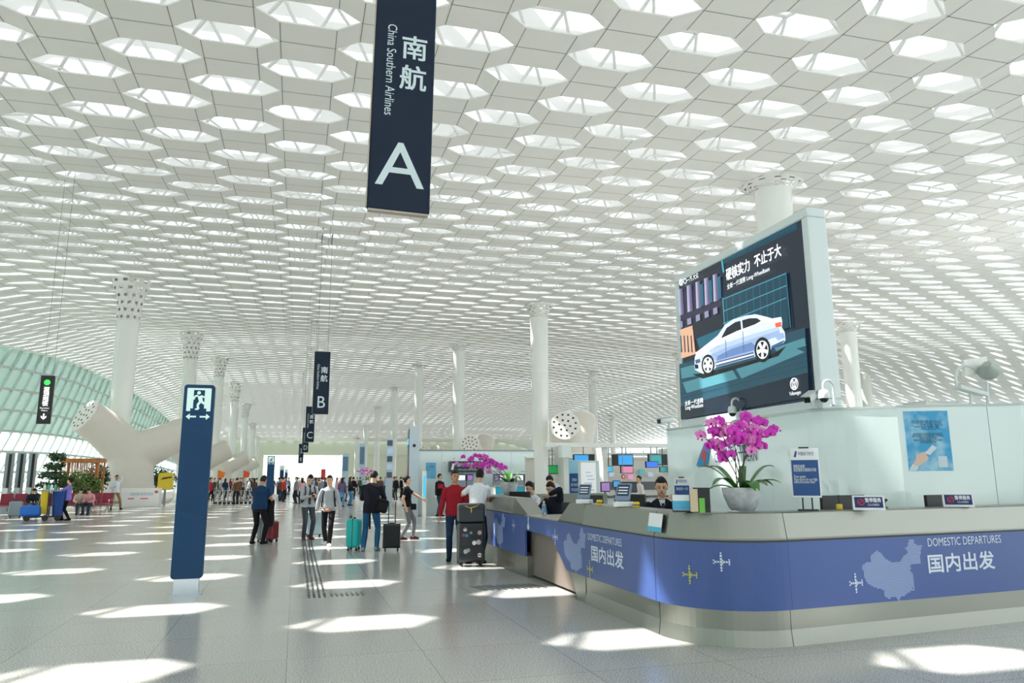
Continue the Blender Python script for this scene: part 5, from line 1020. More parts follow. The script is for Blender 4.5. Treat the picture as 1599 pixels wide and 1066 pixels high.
# flight display tower and information pylons
def tower(label, px, pyt, y, w, d, face_px, rz=0.0):
    p = at_y(px, pyt, y); r = thing('flight_display_tower', label, 'display', (p.x, y, 0), rz); H = p.z
    MB().box((0, 0, H / 2), (w, d, H)).build('body', mat('pale blue grey steel', 'B9C6CE', 0.35, 0.4), r, bevel=0.01)
    s = MB().box((-w / 2 - 0.015, 0, H * 0.6), (0.03, d * 0.94, H * 0.74)).build('screen_field', M_DARK, r)
    t = MB()
    for i in range(4): t.box((-w / 2 - 0.035, d * (-0.33 + 0.22 * i), H * 0.52), (0.01, d * 0.17, H * 0.5))
    t.build('flight_list', mat('dim flight list', '6A7480', 0.3), s); MB().box((-w / 2 - 0.035, 0, H * 0.83), (0.012, d * 0.94, H * 0.07)).build('cyan_header', M_SCR['cyan'], s); MB().box((-w / 2 - 0.042, -d * 0.22, H * 0.5), (0.012, d * 0.2, H * 0.1)).build('red_notice', mat('red notice', 'D2503A', 0.4, emit=0.3), s)
    MB().box((-w / 2 - 0.035, 0, H * 0.925), (0.012, d * 0.94, H * 0.07)).build('clock_panel', mat('grey header panel', '77828A', 0.3), s); MB().ball((0, -d / 2 - 0.01, H * 0.78), 0.07, 10).build('dome', M_LENS, r)
    return r
tower('tall flight display tower with cyan header, behind the woman in the black t-shirt', 646, 668, 33.0, 0.42, 2.6, None, -0.12)
p = at_y(609, 684, 40); r = thing('logo_pylon', 'slim pylon with a column of small airline logos, left of the flight display tower', 'sign', (p.x, 40, 0)); MB().box((0, 0, p.z / 2), (0.36, 0.14, p.z)).build('body', mat('pale blue grey steel', 'B9C6CE', 0.35, 0.4), r, bevel=0.01)
for i in range(5): MB().box((0, -0.075, p.z * 0.93 - i * 0.42), (0.28, 0.01, 0.3)).build('logo_panel', M_SCR['grey'] if i % 2 else mat('navy logo panel', '4A5A70', 0.4), r)
for px, pyt, y, lab in ((540, 708, 75, 'distant pale blue pylon left of the far orchid'), (566, 692, 85, 'distant tall pylon with dark blue panel above the man in jeans')):
    p = at_y(px, pyt, y); r = thing('info_pylon', lab, 'sign', (p.x, y, 0)); MB().box((0, 0, p.z / 2), (0.62, 0.2, p.z)).build('body', mat('pale blue pylon', 'AECBDA', 0.3), r); MB().box((0, -0.105, p.z * 0.75), (0.5, 0.01, p.z * 0.35)).build('panel', mat('slate blue panel', '5C7F9C', 0.4), r)
p = at_y(505, 734, 110); r = thing('red_banner', 'small distant red banner above the crowd', 'banner', (p.x, 110, 0)); MB().box((0, 0, p.z - 0.6), (0.6, 0.05, 1.5)).build('sheet', mat('banner red', 'D8403A', 0.5), r); MB().tube([(0, 0.04, 0), (0, 0.04, p.z)], 0.03, 6).build('pole', M_GREYMET, r)
oo = at_y(572, 745, 47); r = thing('flower_stand', 'tall white plinth under the farthest magenta orchid', 'plinth', (oo.x, 47, 0)); MB().box((0, 0, 0.62), (0.4, 0.4, 1.24)).build('body', M_WHITE, r)
_o = ob; ob = Vector((oo.x, 47, 1.247)); orchid('farthest magenta orchid, behind the head of the man in jeans', ob, [(sp(560, 735), 6, .5), (sp(566, 733), 7, .5), (sp(580, 734), 7, .5), (sp(572, 730), 6, .4)], 5, view=Vector((-.1, -1, .1))); ob = _o
# ------------------------------------------------------------------ sculpted air outlets that grow like trees beside the columns
M_AIR = mat('smooth white moulded shell', 'DDD8CE', 0.45, noise=0.02, nscale=2)
def vent_tree(label, loc, branches, base_r, name_first=True):
    r = thing('air_outlet_tree', label, 'sculpture', loc, 0, 'white air outlet trees along the columns'); mb = MB(); V = Vector
    fork = V((0, 0, 2.6))
    mb.lathe([(base_r * 1.08, 0), (base_r * 0.98, 0.8), (base_r * 0.9, 1.8), (base_r * 0.85, 2.7), (base_r * 0.55, 3.3)], n=24)
    for (e, r1, d) in branches:
        e = V(e); ax_ = V(d).normalized(); k = fork + V((e.x * 0.35, e.y * 0.35, 0.25)); pts = []; 
        for i in range(13):
            t = i / 12; pts.append(fork * (1 - t) ** 2 + (e - ax_ * (e - fork).length * 0.45) * 2 * t * (1 - t) + e * t * t)
        mb.tube(pts, [base_r * 0.86 + (r1 - base_r * 0.86) * min(1, i / 9) for i in range(13)], 24)
    me = bpy.data.meshes.new('s'); me.from_pydata(mb.v, [], mb.f); tmp = bpy.data.objects.new('s', me); COL.objects.link(tmp)
    m = tmp.modifiers.new('r', 'REMESH'); m.mode = 'VOXEL'; m.voxel_size = 0.09; s = tmp.modifiers.new('s', 'SMOOTH'); s.iterations = 10; s.factor = 0.5
    body = bpy.data.meshes.new_from_object(tmp.evaluated_get(bpy.context.evaluated_depsgraph_get())); bpy.data.objects.remove(tmp); bpy.data.meshes.remove(me)
    body.materials.clear(); body.materials.append(M_AIR); body.polygons.foreach_set('use_smooth', [True] * len(body.polygons)); o = bpy.data.objects.new('shell', body); COL.objects.link(o); o.parent = r
    for (e, r1, d) in branches:
        e = V(e); d = V(d).normalized(); a = d.orthogonal().normalized(); a = (Z3 - d * d.z).normalized(); b = d.cross(a)
        dm = MB().tube([e - d * 0.1, e + d * 0.05], [r1 * 0.97, r1 * 0.93], 32).build('outlet_face', mat('white outlet plate', 'F2F0EA', 0.4), r)
        h = MB()
        for R_, n_ in ((0.0, 1), (0.36, 6), (0.72, 12)):
            for k in range(n_):
                q = e + (a * math.cos(k * 6.2832 / n_ + R_) + b * math.sin(k * 6.2832 / n_ + R_)) * R_ * r1; h.tube([q + d * 0.045, q + d * 0.056], 0.072 * r1, 10)
        h.build('air_holes', mat('dark nozzle', '3A3A3C', 0.5), dm)
    r.scale = (1.297,) * 3
    return r
tl = vent_tree('large white air outlet tree with two trunks, behind the man on the phone', (-11.7, 60.6, 0), [((-2.35, -0.9, 4.75), 1.0, (-0.72, -0.6, 0.5)), ((2.75, 0.9, 4.0), 0.95, (0.85, 0.35, 0.42))], 1.35)
tr_ = vent_tree('white air outlet tree above the check-in partition, round plate facing the camera', (23.1, 61.0, 0), [((-1.0, -1.5, 4.55), 1.02, (-0.35, -0.8, 0.2)), ((1.3, 1.2, 5.2), 1.0, (0.25, 0.5, 0.85))], 1.3)
for k, lab in enumerate(['second white air outlet tree down the left row, right of the tall blue totem', 'third white air outlet tree down the left row', 'fourth white air outlet tree down the left row']): c = copy_tree(tl); c.location = (-11.7, 60.6 + 36 * (k + 1), 0); c['label'] = lab
for k, lab in enumerate(['white air outlet tree with small round plate, above the header sign', 'small distant white air outlet tree beside the flight display tower']): c = copy_tree(tr_); c.location = (23.1, 61 + 36 * (k + 1), 0); c['label'] = lab
# ------------------------------------------------------------------ planters, plants, bamboo pavilion, pylons
p0, p1 = at_z(185, 790), at_z(247, 788); yb = p0.y - 1.2
a, b = at_y(186, 790, 48.3), at_y(247, 790, 48.3); h = at_y(215, 762, 48.3).z
r = thing('planter_box', 'white rectangular planter box with red marks below the large air outlet tree', 'planter', ((a.x + b.x) / 2, 48.8, 0)); bo = MB().box((0, 0, h / 2), (b.x - a.x, 0.9, h)).build('body', M_WHITE, r, bevel=0.02)
t = MB(); w = b.x - a.x; put_text(t, '深圳机场欢迎您', (0.1, -0.455, h * 0.62), X3, Z3, 0.2, 'c', fit=w * 0.6); t.build('lettering', mat('pale blue lettering', '9DB8DA', 0.5), bo)
t = MB().box((-w * .22, -0.453, h * .46), (w * .16, 0.004, 0.06)).box((w * .12, -0.453, h * .46), (w * .2, 0.004, 0.06)).box((w * .42, -0.453, h * .8), (w * .08, 0.004, 0.14)); t.build('red_marks', mat('red mark', 'D8485A', 0.5), bo)
p = at_z(256, 784); r = thing('round_planter', 'round white planter bowl right of the planter box', 'planter', (p.x, p.y - 1, 0)); MB().lathe([(0.5, 0), (0.75, 0.3), (0.8, 0.6), (0.7, 0.85), (0.62, 0.85), (0.6, 0.7)], n=28).build('body', M_WHITE, r)
rp = random.Random(4)
M_GRN = mat('dark green foliage', '2F4D2C', 0.6, noise=0.4, nscale=3); M_GRN2 = mat('mid green foliage', '54702F', 0.6, noise=0.4, nscale=3); M_TRUNK = mat('brown trunk', '5A4632', 0.8)
def leafball(mb, c, rad, n, sz):
    for _ in range(n):
        d = Vector((rp.gauss(0, 1), rp.gauss(0, 1), rp.gauss(0, 0.7))).normalized(); q = Vector(c) + Vector((d.x * rad[0], d.y * rad[1], d.z * rad[2])) * rp.uniform(0.55, 1); u = Vector((rp.uniform(-1, 1), rp.uniform(-1, 1), rp.uniform(-.6, .6))).normalized(); v = u.cross(d + Vector((.1, 0, 0))).normalized()
        mb.add([q - u * sz, q + v * sz * .4, q + u * sz, q - v * sz * .4], [(0, 1, 2, 3)])
def bush(label, px, pyb, y, hgt, rad, m, n=500, layered=False, pot=True):
    p = at_y(px, pyb, y); r = thing('indoor_tree' if layered else 'potted_shrub', label, 'plant', (p.x, y, 0)); mb = MB()
    if layered:
        for i in range(4): leafball(mb, (rp.uniform(-.3, .3) * rad, 0, hgt * (0.45 + 0.16 * i)), (rad * (1 - i * 0.17), rad * 0.8, hgt * 0.09), n // 4, 0.13)
    else: leafball(mb, (0, 0, hgt * 0.6), (rad, rad * 0.8, hgt * 0.38), n, 0.14)
    mb.build('foliage', m, r)
    MB().tube([(0, 0, 0.35), (0.08, 0, hgt * 0.4), (-0.05, 0, hgt * 0.8)], 0.07, 8).build('trunk', M_TRUNK, r); MB().lathe([(0.35, 0), (0.45, 0.5), (0.4, 0.5), (0.38, 0.4)], n=20).build('pot', M_WHITE, r)
bush('dark layered indoor tree left of the bamboo pavilion', 82, 790, 44, 3.0, 0.75, M_GRN, 700, True)
bush('leafy shrub behind the cleaner, in front of the bamboo pavilion', 131, 790, 44, 2.1, 0.8, M_GRN2); bush('dark shrub at the right edge of the bamboo pavilion', 149, 790, 56, 3.0, 0.75, M_GRN); bush('dark shrub behind the round white planter bowl', 240, 790, 70, 3.0, 1.3, M_GRN)
bush('leafy shrub between large air outlet tree and yellow display', 252, 790, 64, 2.6, 1.0, M_GRN)
# palm
p = at_y(97, 790, 47); r = thing('palm', 'green palm with arching fronds left of the bamboo pavilion', 'plant', (p.x, 47, 0)); MB().tube([(0, 0, 0), (0.05, 0, 1.3)], 0.09, 8).build('trunk', M_TRUNK, r)
for i in range(10):
    a = i * 2.4; d = Vector((math.cos(a), math.sin(a), 0)); fm = MB(); pts = [Vector((0.05, 0, 1.3)) + d * 1.1 * t + Z3 * (1.6 * t - 1.0 * t * t + 0.1 * (i % 3)) for t in [k / 7 for k in range(8)]]; s = Vector((-d.y, d.x, 0))
    for k in range(7):
        for q in (-1, 1): fm.add([pts[k], pts[k] + s * q * 0.28 + d * 0.12 - Z3 * 0.1, pts[k + 1]], [(0, 1, 2)])
    fm.tube(pts, 0.015, 5); fm.build('frond', M_GRN2, r)
# bamboo pavilion
M_BAM = mat('orange brown bamboo', 'B9793F', 0.6, noise=0.2, nscale=4)
p = at_y(124, 790, 52); zt3 = at_y(124, 716, 52).z; r = thing('bamboo_pavilion', 'orange-brown bamboo pavilion among plants beside the seating', 'pavilion', (p.x, 52, 0)); W3 = 2.0
t = MB(); t.box((0, 0, zt3 - 0.12), (W3 + 0.2, 1.7, 0.24)).build('roof_band', M_BAM, r)
t = MB()
for i in range(22):
    x = -W3 / 2 + W3 * i / 21; x2 = x + rp.uniform(-.12, .12)
    for yy in (-0.75, 0.75): t.tube([(x, yy, 0), (x2, yy + rp.uniform(-.1, .1), zt3 - 0.1)], 0.022, 5)
t.build('bamboo_screen', M_BAM, r)
for k in range(4): MB().tube([((-1, 1)[k % 2] * W3 / 2, (-0.8, 0.8)[k // 2], 0), ((-1, 1)[k % 2] * W3 / 2, (-0.8, 0.8)[k // 2], zt3)], 0.06, 8).build('post', M_BAM, r)
# dark slab pylons
for i, px in enumerate((17, 35, 53)):
    p = at_y(px, 707, 46 + i * 1.2); r = thing('slab_pylon', ['grey and black slab pylon, first from the picture edge', 'grey and black slab pylon, middle of the three', 'grey and black slab pylon nearest the bamboo pavilion'][i], 'pylon', (p.x, 46 + i * 1.2, 0)); MB().box((0, 0, p.z / 2), (0.3, 0.45, p.z)).build('body', mat('pylon grey', '9AA8AC', 0.35), r); MB().box((0.08, -0.232, p.z * .68), (0.13, 0.02, p.z * .6)).build('black_face', M_DARK, r); MB().box((0, -0.24, 0.9), (0.24, 0.03, 0.6)).build('notice', M_CARD, r)
# yellow display figure-less board
p = at_y(258, 760, 50); zt4 = at_y(258, 738, 50).z; r = thing('yellow_display', 'rounded bright yellow display stand with a dark slot behind the planter bowl', 'stand', (p.x, 50, 0)); MB().prism([(u - 0.42, v) for u, v in rounded(0.84, 1.0, 0.15)], (0, 0.15, zt4 - 1.0), X3, Z3, (0, -0.3, 0)).build('board', M_YEL, r); MB().prism([(-0.3, 0), (0.34, 0.12), (0.36, 0.2), (-0.1, 0.14)], (0, -0.15, zt4 - 0.42), X3, Z3, (0, -0.02, 0)).build('slot', M_DARK, r); MB().box((0, 0, (zt4 - 1) / 2), (0.12, 0.12, zt4 - 1.0)).build('post', M_GREYMET, r)
# red seats
M_RED = mat('wine red seat', '8E1F3C', 0.45)
def bench(label, x, y, n, rz):
    r = thing('waiting_bench', label, 'bench', (x, y, 0), rz, 'wine-red waiting benches'); w = 0.58
    for i in range(n):
        u = (i - (n - 1) / 2) * w; MB().box((u, 0, 0.43), (w - 0.05, 0.5, 0.07), rx=0.06).build('seat', M_RED, r, bevel=0.02); MB().box((u, 0.27, 0.7), (w - 0.05, 0.06, 0.52), rx=-0.2).build('backrest', M_RED, r, bevel=0.02)
    for i in range(n + 1): u = (i - n / 2) * w; MB().tube([(u, -0.2, 0.42), (u, -0.22, 0.62), (u, 0.2, 0.62)], 0.015, 6).build('armrest', M_GREYMET, r)
    MB().box((0, 0.05, 0.36), (n * w, 0.08, 0.06)).build('beam', M_GREYMET, r)
    for s in (-1, 1): MB().tube([(s * n * w * 0.36, -0.22, 0.02), (s * n * w * 0.36, 0.05, 0.34), (s * n * w * 0.36, 0.28, 0.02)], 0.02, 6).build('leg', M_GREYMET, r)
p = at_z(8, 803); bench('wine-red waiting bench at the picture edge, left of the cleaning cart', p.x - 0.2, p.y + 0.5, 3, 0.15)
p = at_z(152, 801); bench('wine-red waiting bench left of the man on the phone', p.x - 0.1, p.y + 0.5, 2, -0.2)
p = at_z(112, 802); bench('wine-red waiting bench hidden behind the cleaner', p.x - 0.5, p.y + 1.0, 4, 0.0)
# cleaning cart
p = at_z(66, 813); r = thing('cleaning_cart', 'cleaning cart with blue bag, yellow board and blue bin, pushed by the cleaner in purple', 'cart', p, 0.1)
M_BLUEP = mat('bright blue canvas', '1F6FD0', 0.5); M_BLUEB = mat('blue bin plastic', '1E4A96', 0.45)
MB().box((0, 0, 0.17), (1.25, 0.55, 0.05)).build('deck', M_DARK, r)
for s in (-0.5, 0.12, 0.55): MB().tube([(s, -0.2, 0.12), (s, -0.27, 0.12)], 0.115, 14).build('wheel', M_DARK, r)
b = MB().box((-0.42, -0.05, 0.4), (0.72, 0.5, 0.42)).build('blue_bag', M_BLUEP, r, bevel=0.1)
MB().box((0.02, -0.1, 0.75), (0.26, 0.1, 0.95), rx=0.08).build('yellow_board', M_YEL, r, bevel=0.02); MB().lathe([(0.19, 0.2), (0.25, 1.1), (0.27, 1.12), (0.27, 1.16)], (0.5, 0, 0), 18).build('blue_bin', M_BLUEB, r)
for s in (0.18, 0.24): MB().tube([(s, -0.22, 0.2), (s, -0.22, 1.15)], 0.025, 6).build('upright', M_DARK, r)
MB().box((0.2, 0, 1.18), (0.8, 0.5, 0.05)).build('tray', M_GREYMET, r)
for k in range(4): MB().lathe([(0.05, 0), (0.05, 0.16), (0.02, 0.22)], (-0.02 + k * 0.12, -0.1 + 0.05 * (k % 2), 1.205), 10).build('bottle', mat('teal spray bottle', '58B39A', 0.4) if k % 2 else M_CARD, r)
MB().tube([(-0.28, 0.0, 0.2), (-0.06, 0.1, 1.5)], 0.014, 6).build('broom_stick', mat('pale wood', 'C9B98A', 0.6), r)
# baggage trolleys
def trolley(loc, lab, rz):
    r = thing('baggage_trolley', lab, 'trolley', loc, rz, 'nested baggage trolleys in a row')
    f = MB(); f.tube([(-0.3, -0.45, 0.16), (-0.3, 0.45, 0.2), (-0.3, 0.5, 1.02), (0.3, 0.5, 1.02), (0.3, 0.45, 0.2), (0.3, -0.45, 0.16)], 0.02, 6).tube([(-0.3, -0.45, 0.16), (0.3, -0.45, 0.16)], 0.02, 6).tube([(-0.3, 0.1, 0.18), (0.3, 0.1, 0.18)], 0.015, 6); f.build('frame', M_STEEL, r)
    MB().box((0, 0.42, 0.72), (0.54, 0.02, 0.3)).build('advert_panel', mat('pale trolley panel', 'CBD3D8', 0.4), r); MB().box((0, 0.3, 0.86), (0.52, 0.26, 0.02)).build('basket', M_STEEL, r); MB().tube([(-0.26, 0.53, 1.04), (0.26, 0.53, 1.04)], 0.028, 8).build('handle', M_DARK, r)
    for x, y in ((-0.27, 0.4), (0.27, 0.4), (0, -0.4)): MB().tube([(x - 0.02, y, 0.08), (x + 0.02, y, 0.08)], 0.08, 12).build('wheel', M_DARK, r)
    return r
p = at_z(347, 787); tr0 = trolley((p.x, p.y, 0), 'nested steel baggage trolley, first of the row by the tall blue totem', math.radians(90))
for i in range(1, 9): c = copy_tree(tr0); c.location = (p.x + 0.26 * i, p.y + 0.02 * i, 0); c['label'] = ['second', 'third', 'fourth', 'fifth', 'sixth', 'seventh', 'eighth', 'ninth'][i - 1] + ' steel baggage trolley of the nested row, counted from the tall blue totem'
# ------------------------------------------------------------------ luggage
def suitcase(label, p, rz, w, d, h, col, handle=0.0, rough=0.35, ribs=5, name='suitcase', hcol=None):
    r = thing(name, label, 'suitcase', p, rz); m = mat('case ' + col, col, rough); dk = hcol or M_DARK
    b = MB().box((0, 0, h / 2 + 0.045), (w, d, h - 0.05)).build('shell', m, r, bevel=min(w, d) * 0.18)
    rb = MB()
    for i in range(ribs):
        u = -w * 0.36 + w * 0.72 * i / max(1, ribs - 1)
        for s in (-1, 1): rb.box((u, s * (d / 2 + 0.002), h / 2 + 0.045), (w * 0.05, 0.012, h * 0.74))
    if ribs: rb.build('ribs', m, b)
    MB().box((0, 0, h / 2 + 0.045), (w + 0.006, 0.012, h - 0.03)).build('zip_band', dk, b)
    for x in (-1, 1):
        for y in (-1, 1): MB().tube([(x * w * 0.36 - 0.014, y * d * 0.33, 0.03), (x * w * 0.36 + 0.014, y * d * 0.33, 0.03)], 0.03, 10).box((x * w * 0.36, y * d * 0.33, 0.055), (0.035, 0.035, 0.03)).build('caster', M_DARK, r)
    MB().tube([(-0.06, 0, h + 0.015), (-0.05, 0, h + 0.045), (0.05, 0, h + 0.045), (0.06, 0, h + 0.015)], 0.012, 6).build('grip', dk, r)
    if handle: MB().tube([(-w * 0.2, d * 0.3, h), (-w * 0.2, d * 0.3, h + handle), (w * 0.2, d * 0.3, h + handle), (w * 0.2, d * 0.3, h)], 0.011, 6).build('pull_handle', dk, r)
    return r
rad = math.radians
pz_ = lambda px, py: at_z(px, py)
# ------------------------------------------------------------------ people near the camera
# man in navy shirt
P = pz_(402, 849)
o, q = person('person from behind in a navy t-shirt and black trousers, head bowed', P, rad(152), top='1D3A5C', bottom='17181C', shoes='141416', height=1.72, sleeve='short', wide=1.28, nod=0.45, lean=0.1, skin='b', hand_l=(0.16, -0.36, 1.16), hand_r=(-0.16, -0.34, 1.1), foot_l=(0.14, 0.02, 0), foot_r=(-0.15, 0.0, 0), vox=0.010)
h = q['hand_r']; r = thing('paper', 'white papers held by the man in the navy t-shirt', 'paper', h, rad(150)); MB().box((0.03, -0.05, 0.0), (0.21, 0.012, 0.29), rx=0.7).build('sheets', M_CARD, r)
h = q['hand_r']; r = thing('coat', 'black coat hanging over the forearm of the man in the navy t-shirt', 'coat', (h.x + 0.02, h.y - 0.02, h.z - 0.05), rad(150)); cm = MB()
loft(cm, [(Vector((0, 0.12, 0.06)), X3 * 0.05, Y3 * 0.07), (Vector((0.0, 0.1, 0.02)), X3 * 0.09, Y3 * 0.1), (Vector((0.02, 0.1, -0.2)), X3 * 0.1, Y3 * 0.12), (Vector((0.0, 0.1, -0.45)), X3 * 0.09, Y3 * 0.14), (Vector((0.02, 0.1, -0.62)), X3 * 0.07, Y3 * 0.13)], 0, 16); cm.build('cloth', cloth('1B1C22'), r); MB().tube([(0.05, 0.02, -0.1), (0.08, 0.0, -0.35), (0.06, 0.02, -0.55)], [0.05, 0.055, 0.045], 10).build('sleeve', cloth('1B1C22'), r)
P = pz_(412, 846); suitcase('grey ribbed suitcase at the feet of the man in the navy t-shirt', P, rad(60), 0.36, 0.24, 0.6, '6E757C'); P = pz_(424, 846); suitcase('small dark red suitcase right of the grey ribbed one', P, rad(60), 0.34, 0.2, 0.5, '7A1F2A')
# man looking at phone, woman beside him
P = pz_(479, 842)
o, q = person('person in a pale grey cardigan with dark backpack, looking down at a phone', P, rad(15), top='B9BEC2', bottom='4A4E57', shoes='6E3A34', under='4C5058', height=1.74, nod=0.5, lean=0.05, hand_l=(0.1, -0.3, 1.16), hand_r=(-0.06, -0.3, 1.14), foot_l=(0.1, -0.02, 0), foot_r=(-0.1, -0.06, 0), face=True, vox=0.010)
h = (q['hand_l'] + q['hand_r']) / 2; r = thing('phone', 'black phone in the hands of the man in the pale grey cardigan', 'phone', h + Vector((0, -0.05, 0.03)), rad(15)); MB().box((0, 0, 0), (0.075, 0.012, 0.15), rx=-0.7).build('case', M_DARK, r); MB().box((0, 0.0055, 0.0045), (0.066, 0.006, 0.135), rx=-0.7).build('screen', mat('phone glass', '2A3A4C', 0.1), r)
def backpack(label, q, rz, col, w=0.3, h=0.42, front_straps=True):
    c = q['chest']; back = Vector((-math.sin(rz), math.cos(rz), 0)); r = thing('backpack', label, 'bag', c + back * 0.2 + Z3 * (-0.32), rz); m = cloth(col)
    MB().box((0, 0.02, h / 2), (w, 0.17, h)).build('body', m, r, bevel=0.05); MB().box((0, 0.115, h * 0.35), (w * 0.7, 0.05, h * 0.45)).build('pocket', m, r, bevel=0.02)
    for s in (-1, 1): MB().tube([(s * 0.1, -0.06, h * 0.95), (s * 0.11, -0.14, h * 1.1), (s * 0.12, -0.27, h * 1.06), (s * 0.13, -0.335, h * 0.8), (s * 0.15, -0.33, h * 0.35), (s * 0.17, -0.2, h * 0.1), (s * 0.13, -0.06, h * 0.08)], 0.016, 6).build('strap', m, r)
    return r
backpack('dark navy backpack worn by the man looking at his phone', q, rad(15), '2A3340')
P = pz_(511, 852)
o, q = person('person walking toward the camera in a light grey sweater, black leggings and white shoes', P, rad(-8), top='B4B8BE', bottom='1C1A20', shoes='E4E2E2', height=1.68, hair='bun', wide=0.88, hand_l=(0.3, -0.06, 0.84), hand_r=(-0.3, 0.05, 0.86), foot_l=(0.06, -0.22, 0), foot_r=(-0.07, 0.24, 0.03), face=True, hem=-0.05, vox=0.010)
r = thing('shirt_hem', 'beige shirt hem showing under the light grey sweater of the walking woman', 'shirt', q['pelvis'] - Z3 * 0.07, rad(-8)); 
cm = MB().lathe([(0.155, 0), (0.16, 0.07), (0.15, 0.07), (0.147, 0)], n=24, sy=0.74); cm.build('band', cloth('C0937C'), r)
backpack('black backpack of the walking woman in the light grey sweater', q, rad(-8), '23252B', 0.28, 0.38)
P = pz_(490, 838); suitcase('pale blue suitcase between the man on his phone and the walking woman', P, rad(5), 0.42, 0.26, 0.68, 'A9C3CC', handle=0.0)
# man in jeans with teal and black suitcases
P = pz_(578, 860)
o, q = person('person from behind in a dark jacket and blue jeans, between teal and black suitcases', P, rad(165), top='23262F', bottom='2F6690', shoes='8C9CA8', height=1.8, nod=0.5, lean=0.08, turn=-0.35, hand_l=(0.1, -0.32, 1.2), hand_r=(-0.16, -0.32, 1.1), foot_l=(0.15, 0.0, 0), foot_r=(-0.13, -0.05, 0), hem=-0.12, wide=1.1, vox=0.010)
c = q['pelvis']; r = thing('shoulder_bag', 'black shoulder bag at the hip of the man in jeans', 'bag', (c.x + 0.2, c.y - 0.14, c.z - 0.1), rad(10)); b = MB().box((0, 0, 0.15), (0.32, 0.13, 0.3), ry=0.25).build('body', cloth('1A1B1F'), r, bevel=0.05); MB().box((0.01, -0.075, 0.12), (0.22, 0.03, 0.18), ry=0.25).build('pocket', cloth('202126'), r, bevel=0.015)
st = MB().tube([(0.1, 0.02, 0.3), (-0.05, -0.03, 0.5), (-0.28, 0.0, 0.62), (-0.35, 0.16, 0.6)], 0.014, 6); st.build('strap', cloth('1A1B1F'), r)
MB().tube([(-0.3, -0.04, 0.55), (-0.27, -0.06, 0.2), (-0.26, -0.06, -0.35)], 0.02, 6).build('loose_strap', cloth('1A1B1F'), r)
P = pz_(552, 859); suitcase('bright teal ribbed suitcase left of the man in jeans', P, rad(75), 0.44, 0.27, 0.68, '0FB9B7', handle=0.08, ribs=4)
P = pz_(611, 860); suitcase('black suitcase with raised pull handle right of the man in jeans', P, rad(-5), 0.38, 0.24, 0.56, '17181B', handle=0.5, rough=0.6, ribs=0)
# woman in black t-shirt
P = pz_(634, 842)
o, q = person('person with hair bun in a black t-shirt and grey trousers, arm stretched out', P, rad(80), top='17181B', bottom='77787C', shoes='5A2A2C', height=1.66, hair='bun', sleeve='short', hand_l=(0.12, -0.56, 1.02), hand_r=(-0.24, 0.02, 0.88), foot_l=(0.07, -0.2, 0), foot_r=(-0.07, 0.12, 0), face=True, hem=-0.02, vox=0.010)
c = q['pelvis']; r = thing('handbag', 'small black handbag at the side of the woman in the black t-shirt', 'bag', (c.x + 0.15, c.y - 0.2, c.z - 0.1), 0.1); MB().box((0, 0, 0.08), (0.16, 0.08, 0.16)).build('body', cloth('1A1B1F'), r, bevel=0.03); MB().tube([(-0.05, 0, 0.15), (-0.1, 0.1, 0.45), (-0.12, 0.2, 0.62)], 0.008, 6).build('strap', cloth('1A1B1F'), r)
# man in black and red jacket, woman next to him, man at the kiosk
P = pz_(686, 806)
o, q = person('person in black jacket with red chest panel and dark jeans by the glass partition', P, rad(35), top='17181B', bottom='2A3C58', shoes='141416', height=1.76, turn=0.5, hand_l=(0.18, -0.22, 0.95), hand_r=(-0.26, -0.05, 0.85), hem=-0.08, face=True, vox=0.012)
c = q['chest']; fdir = Vector((math.sin(rad(35)), -math.cos(rad(35)), 0)); b = MB(); b.lathe([(0.178, -0.13), (0.186, 0.03), (0.184, 0.05), (0.17, -0.13)], n=26, sy=0.72, sx=1.0); b.build('red_panel', cloth('B02032'), o, loc=(0, -0.003, (c.z) - 0.0))
P = pz_(704, 800); person('person in a dark jacket with raised hand, beside the black and red jacket', P, rad(-50), top='22242A', bottom='3A3E48', height=1.66, hair='bun', hand_l=(0.14, -0.2, 1.42), hand_r=(-0.2, -0.25, 1.0), under='D8D4D0', vox=0.013, fingers=False)
P = pz_(653, 797); person('person in black seen from behind in front of the slim white kiosk', P, rad(175), top='1A1C20', bottom='1A1B1E', height=1.72, hem=-0.3, vox=0.013, fingers=False)
# red shirt and white t-shirt at the end of the counter
P = Vector((3.05, 14.6, 0))
o, q = person('person in a dark red shirt and navy trousers facing the camera by the counter', P, rad(-8), top='9E2230', bottom='243A56', shoes='1A1A1C', height=1.74, hair='short', wide=1.12, turn=0.25, hand_l=(0.28, -0.1, 0.84), hand_r=(-0.3, -0.02, 0.83), face=True, skin='b', vox=0.009, smile=True)
P = Vector((3.4, 14.2, 0))
o, q = person('person from behind in a white t-shirt leaning over the far end of the counter', P, rad(140), top='E8ECF2', bottom='2B3442', shoes='2A2A2C', height=1.8, sleeve='short', lean=0.18, turn=0.35, nod=0.1, hand_l=(0.3, -0.3, 1.26), hand_r=(0.0, -0.4, 1.27), foot_l=(0.1, 0.14, 0), foot_r=(-0.12, 0.1, 0), wide=1.08, vox=0.010)
P = pz_(735, 883); cs = suitcase('large black hard suitcase covered with stickers, beside the counter', P, rad(-4), 0.5, 0.3, 0.76, '25272A', ribs=0, rough=0.3)
rs = random.Random(2); k = 0
for u, v, col, R in [(-.13, .66, 'E4DCDC', .035), (-.16, .56, '8C4A5C', .03), (-.1, .55, '5A7FB0', .035), (.14, .6, 'C9A9A0', .04), (.04, .42, 'E6EEF0', .04), (.12, .43, 'C7B8BE', .045), (-.12, .27, 'AEB6BA', .04), (-.07, .29, '8FA0A6', .035), (.14, .2, 'D8D2C8', .04), (-.02, .6, '7FA8B0', .025)]:
    MB().tube([(u, -0.153, v), (u, -0.156, v)], R, 12).build('sticker', mat('sticker ' + col, col, 0.4), cs)
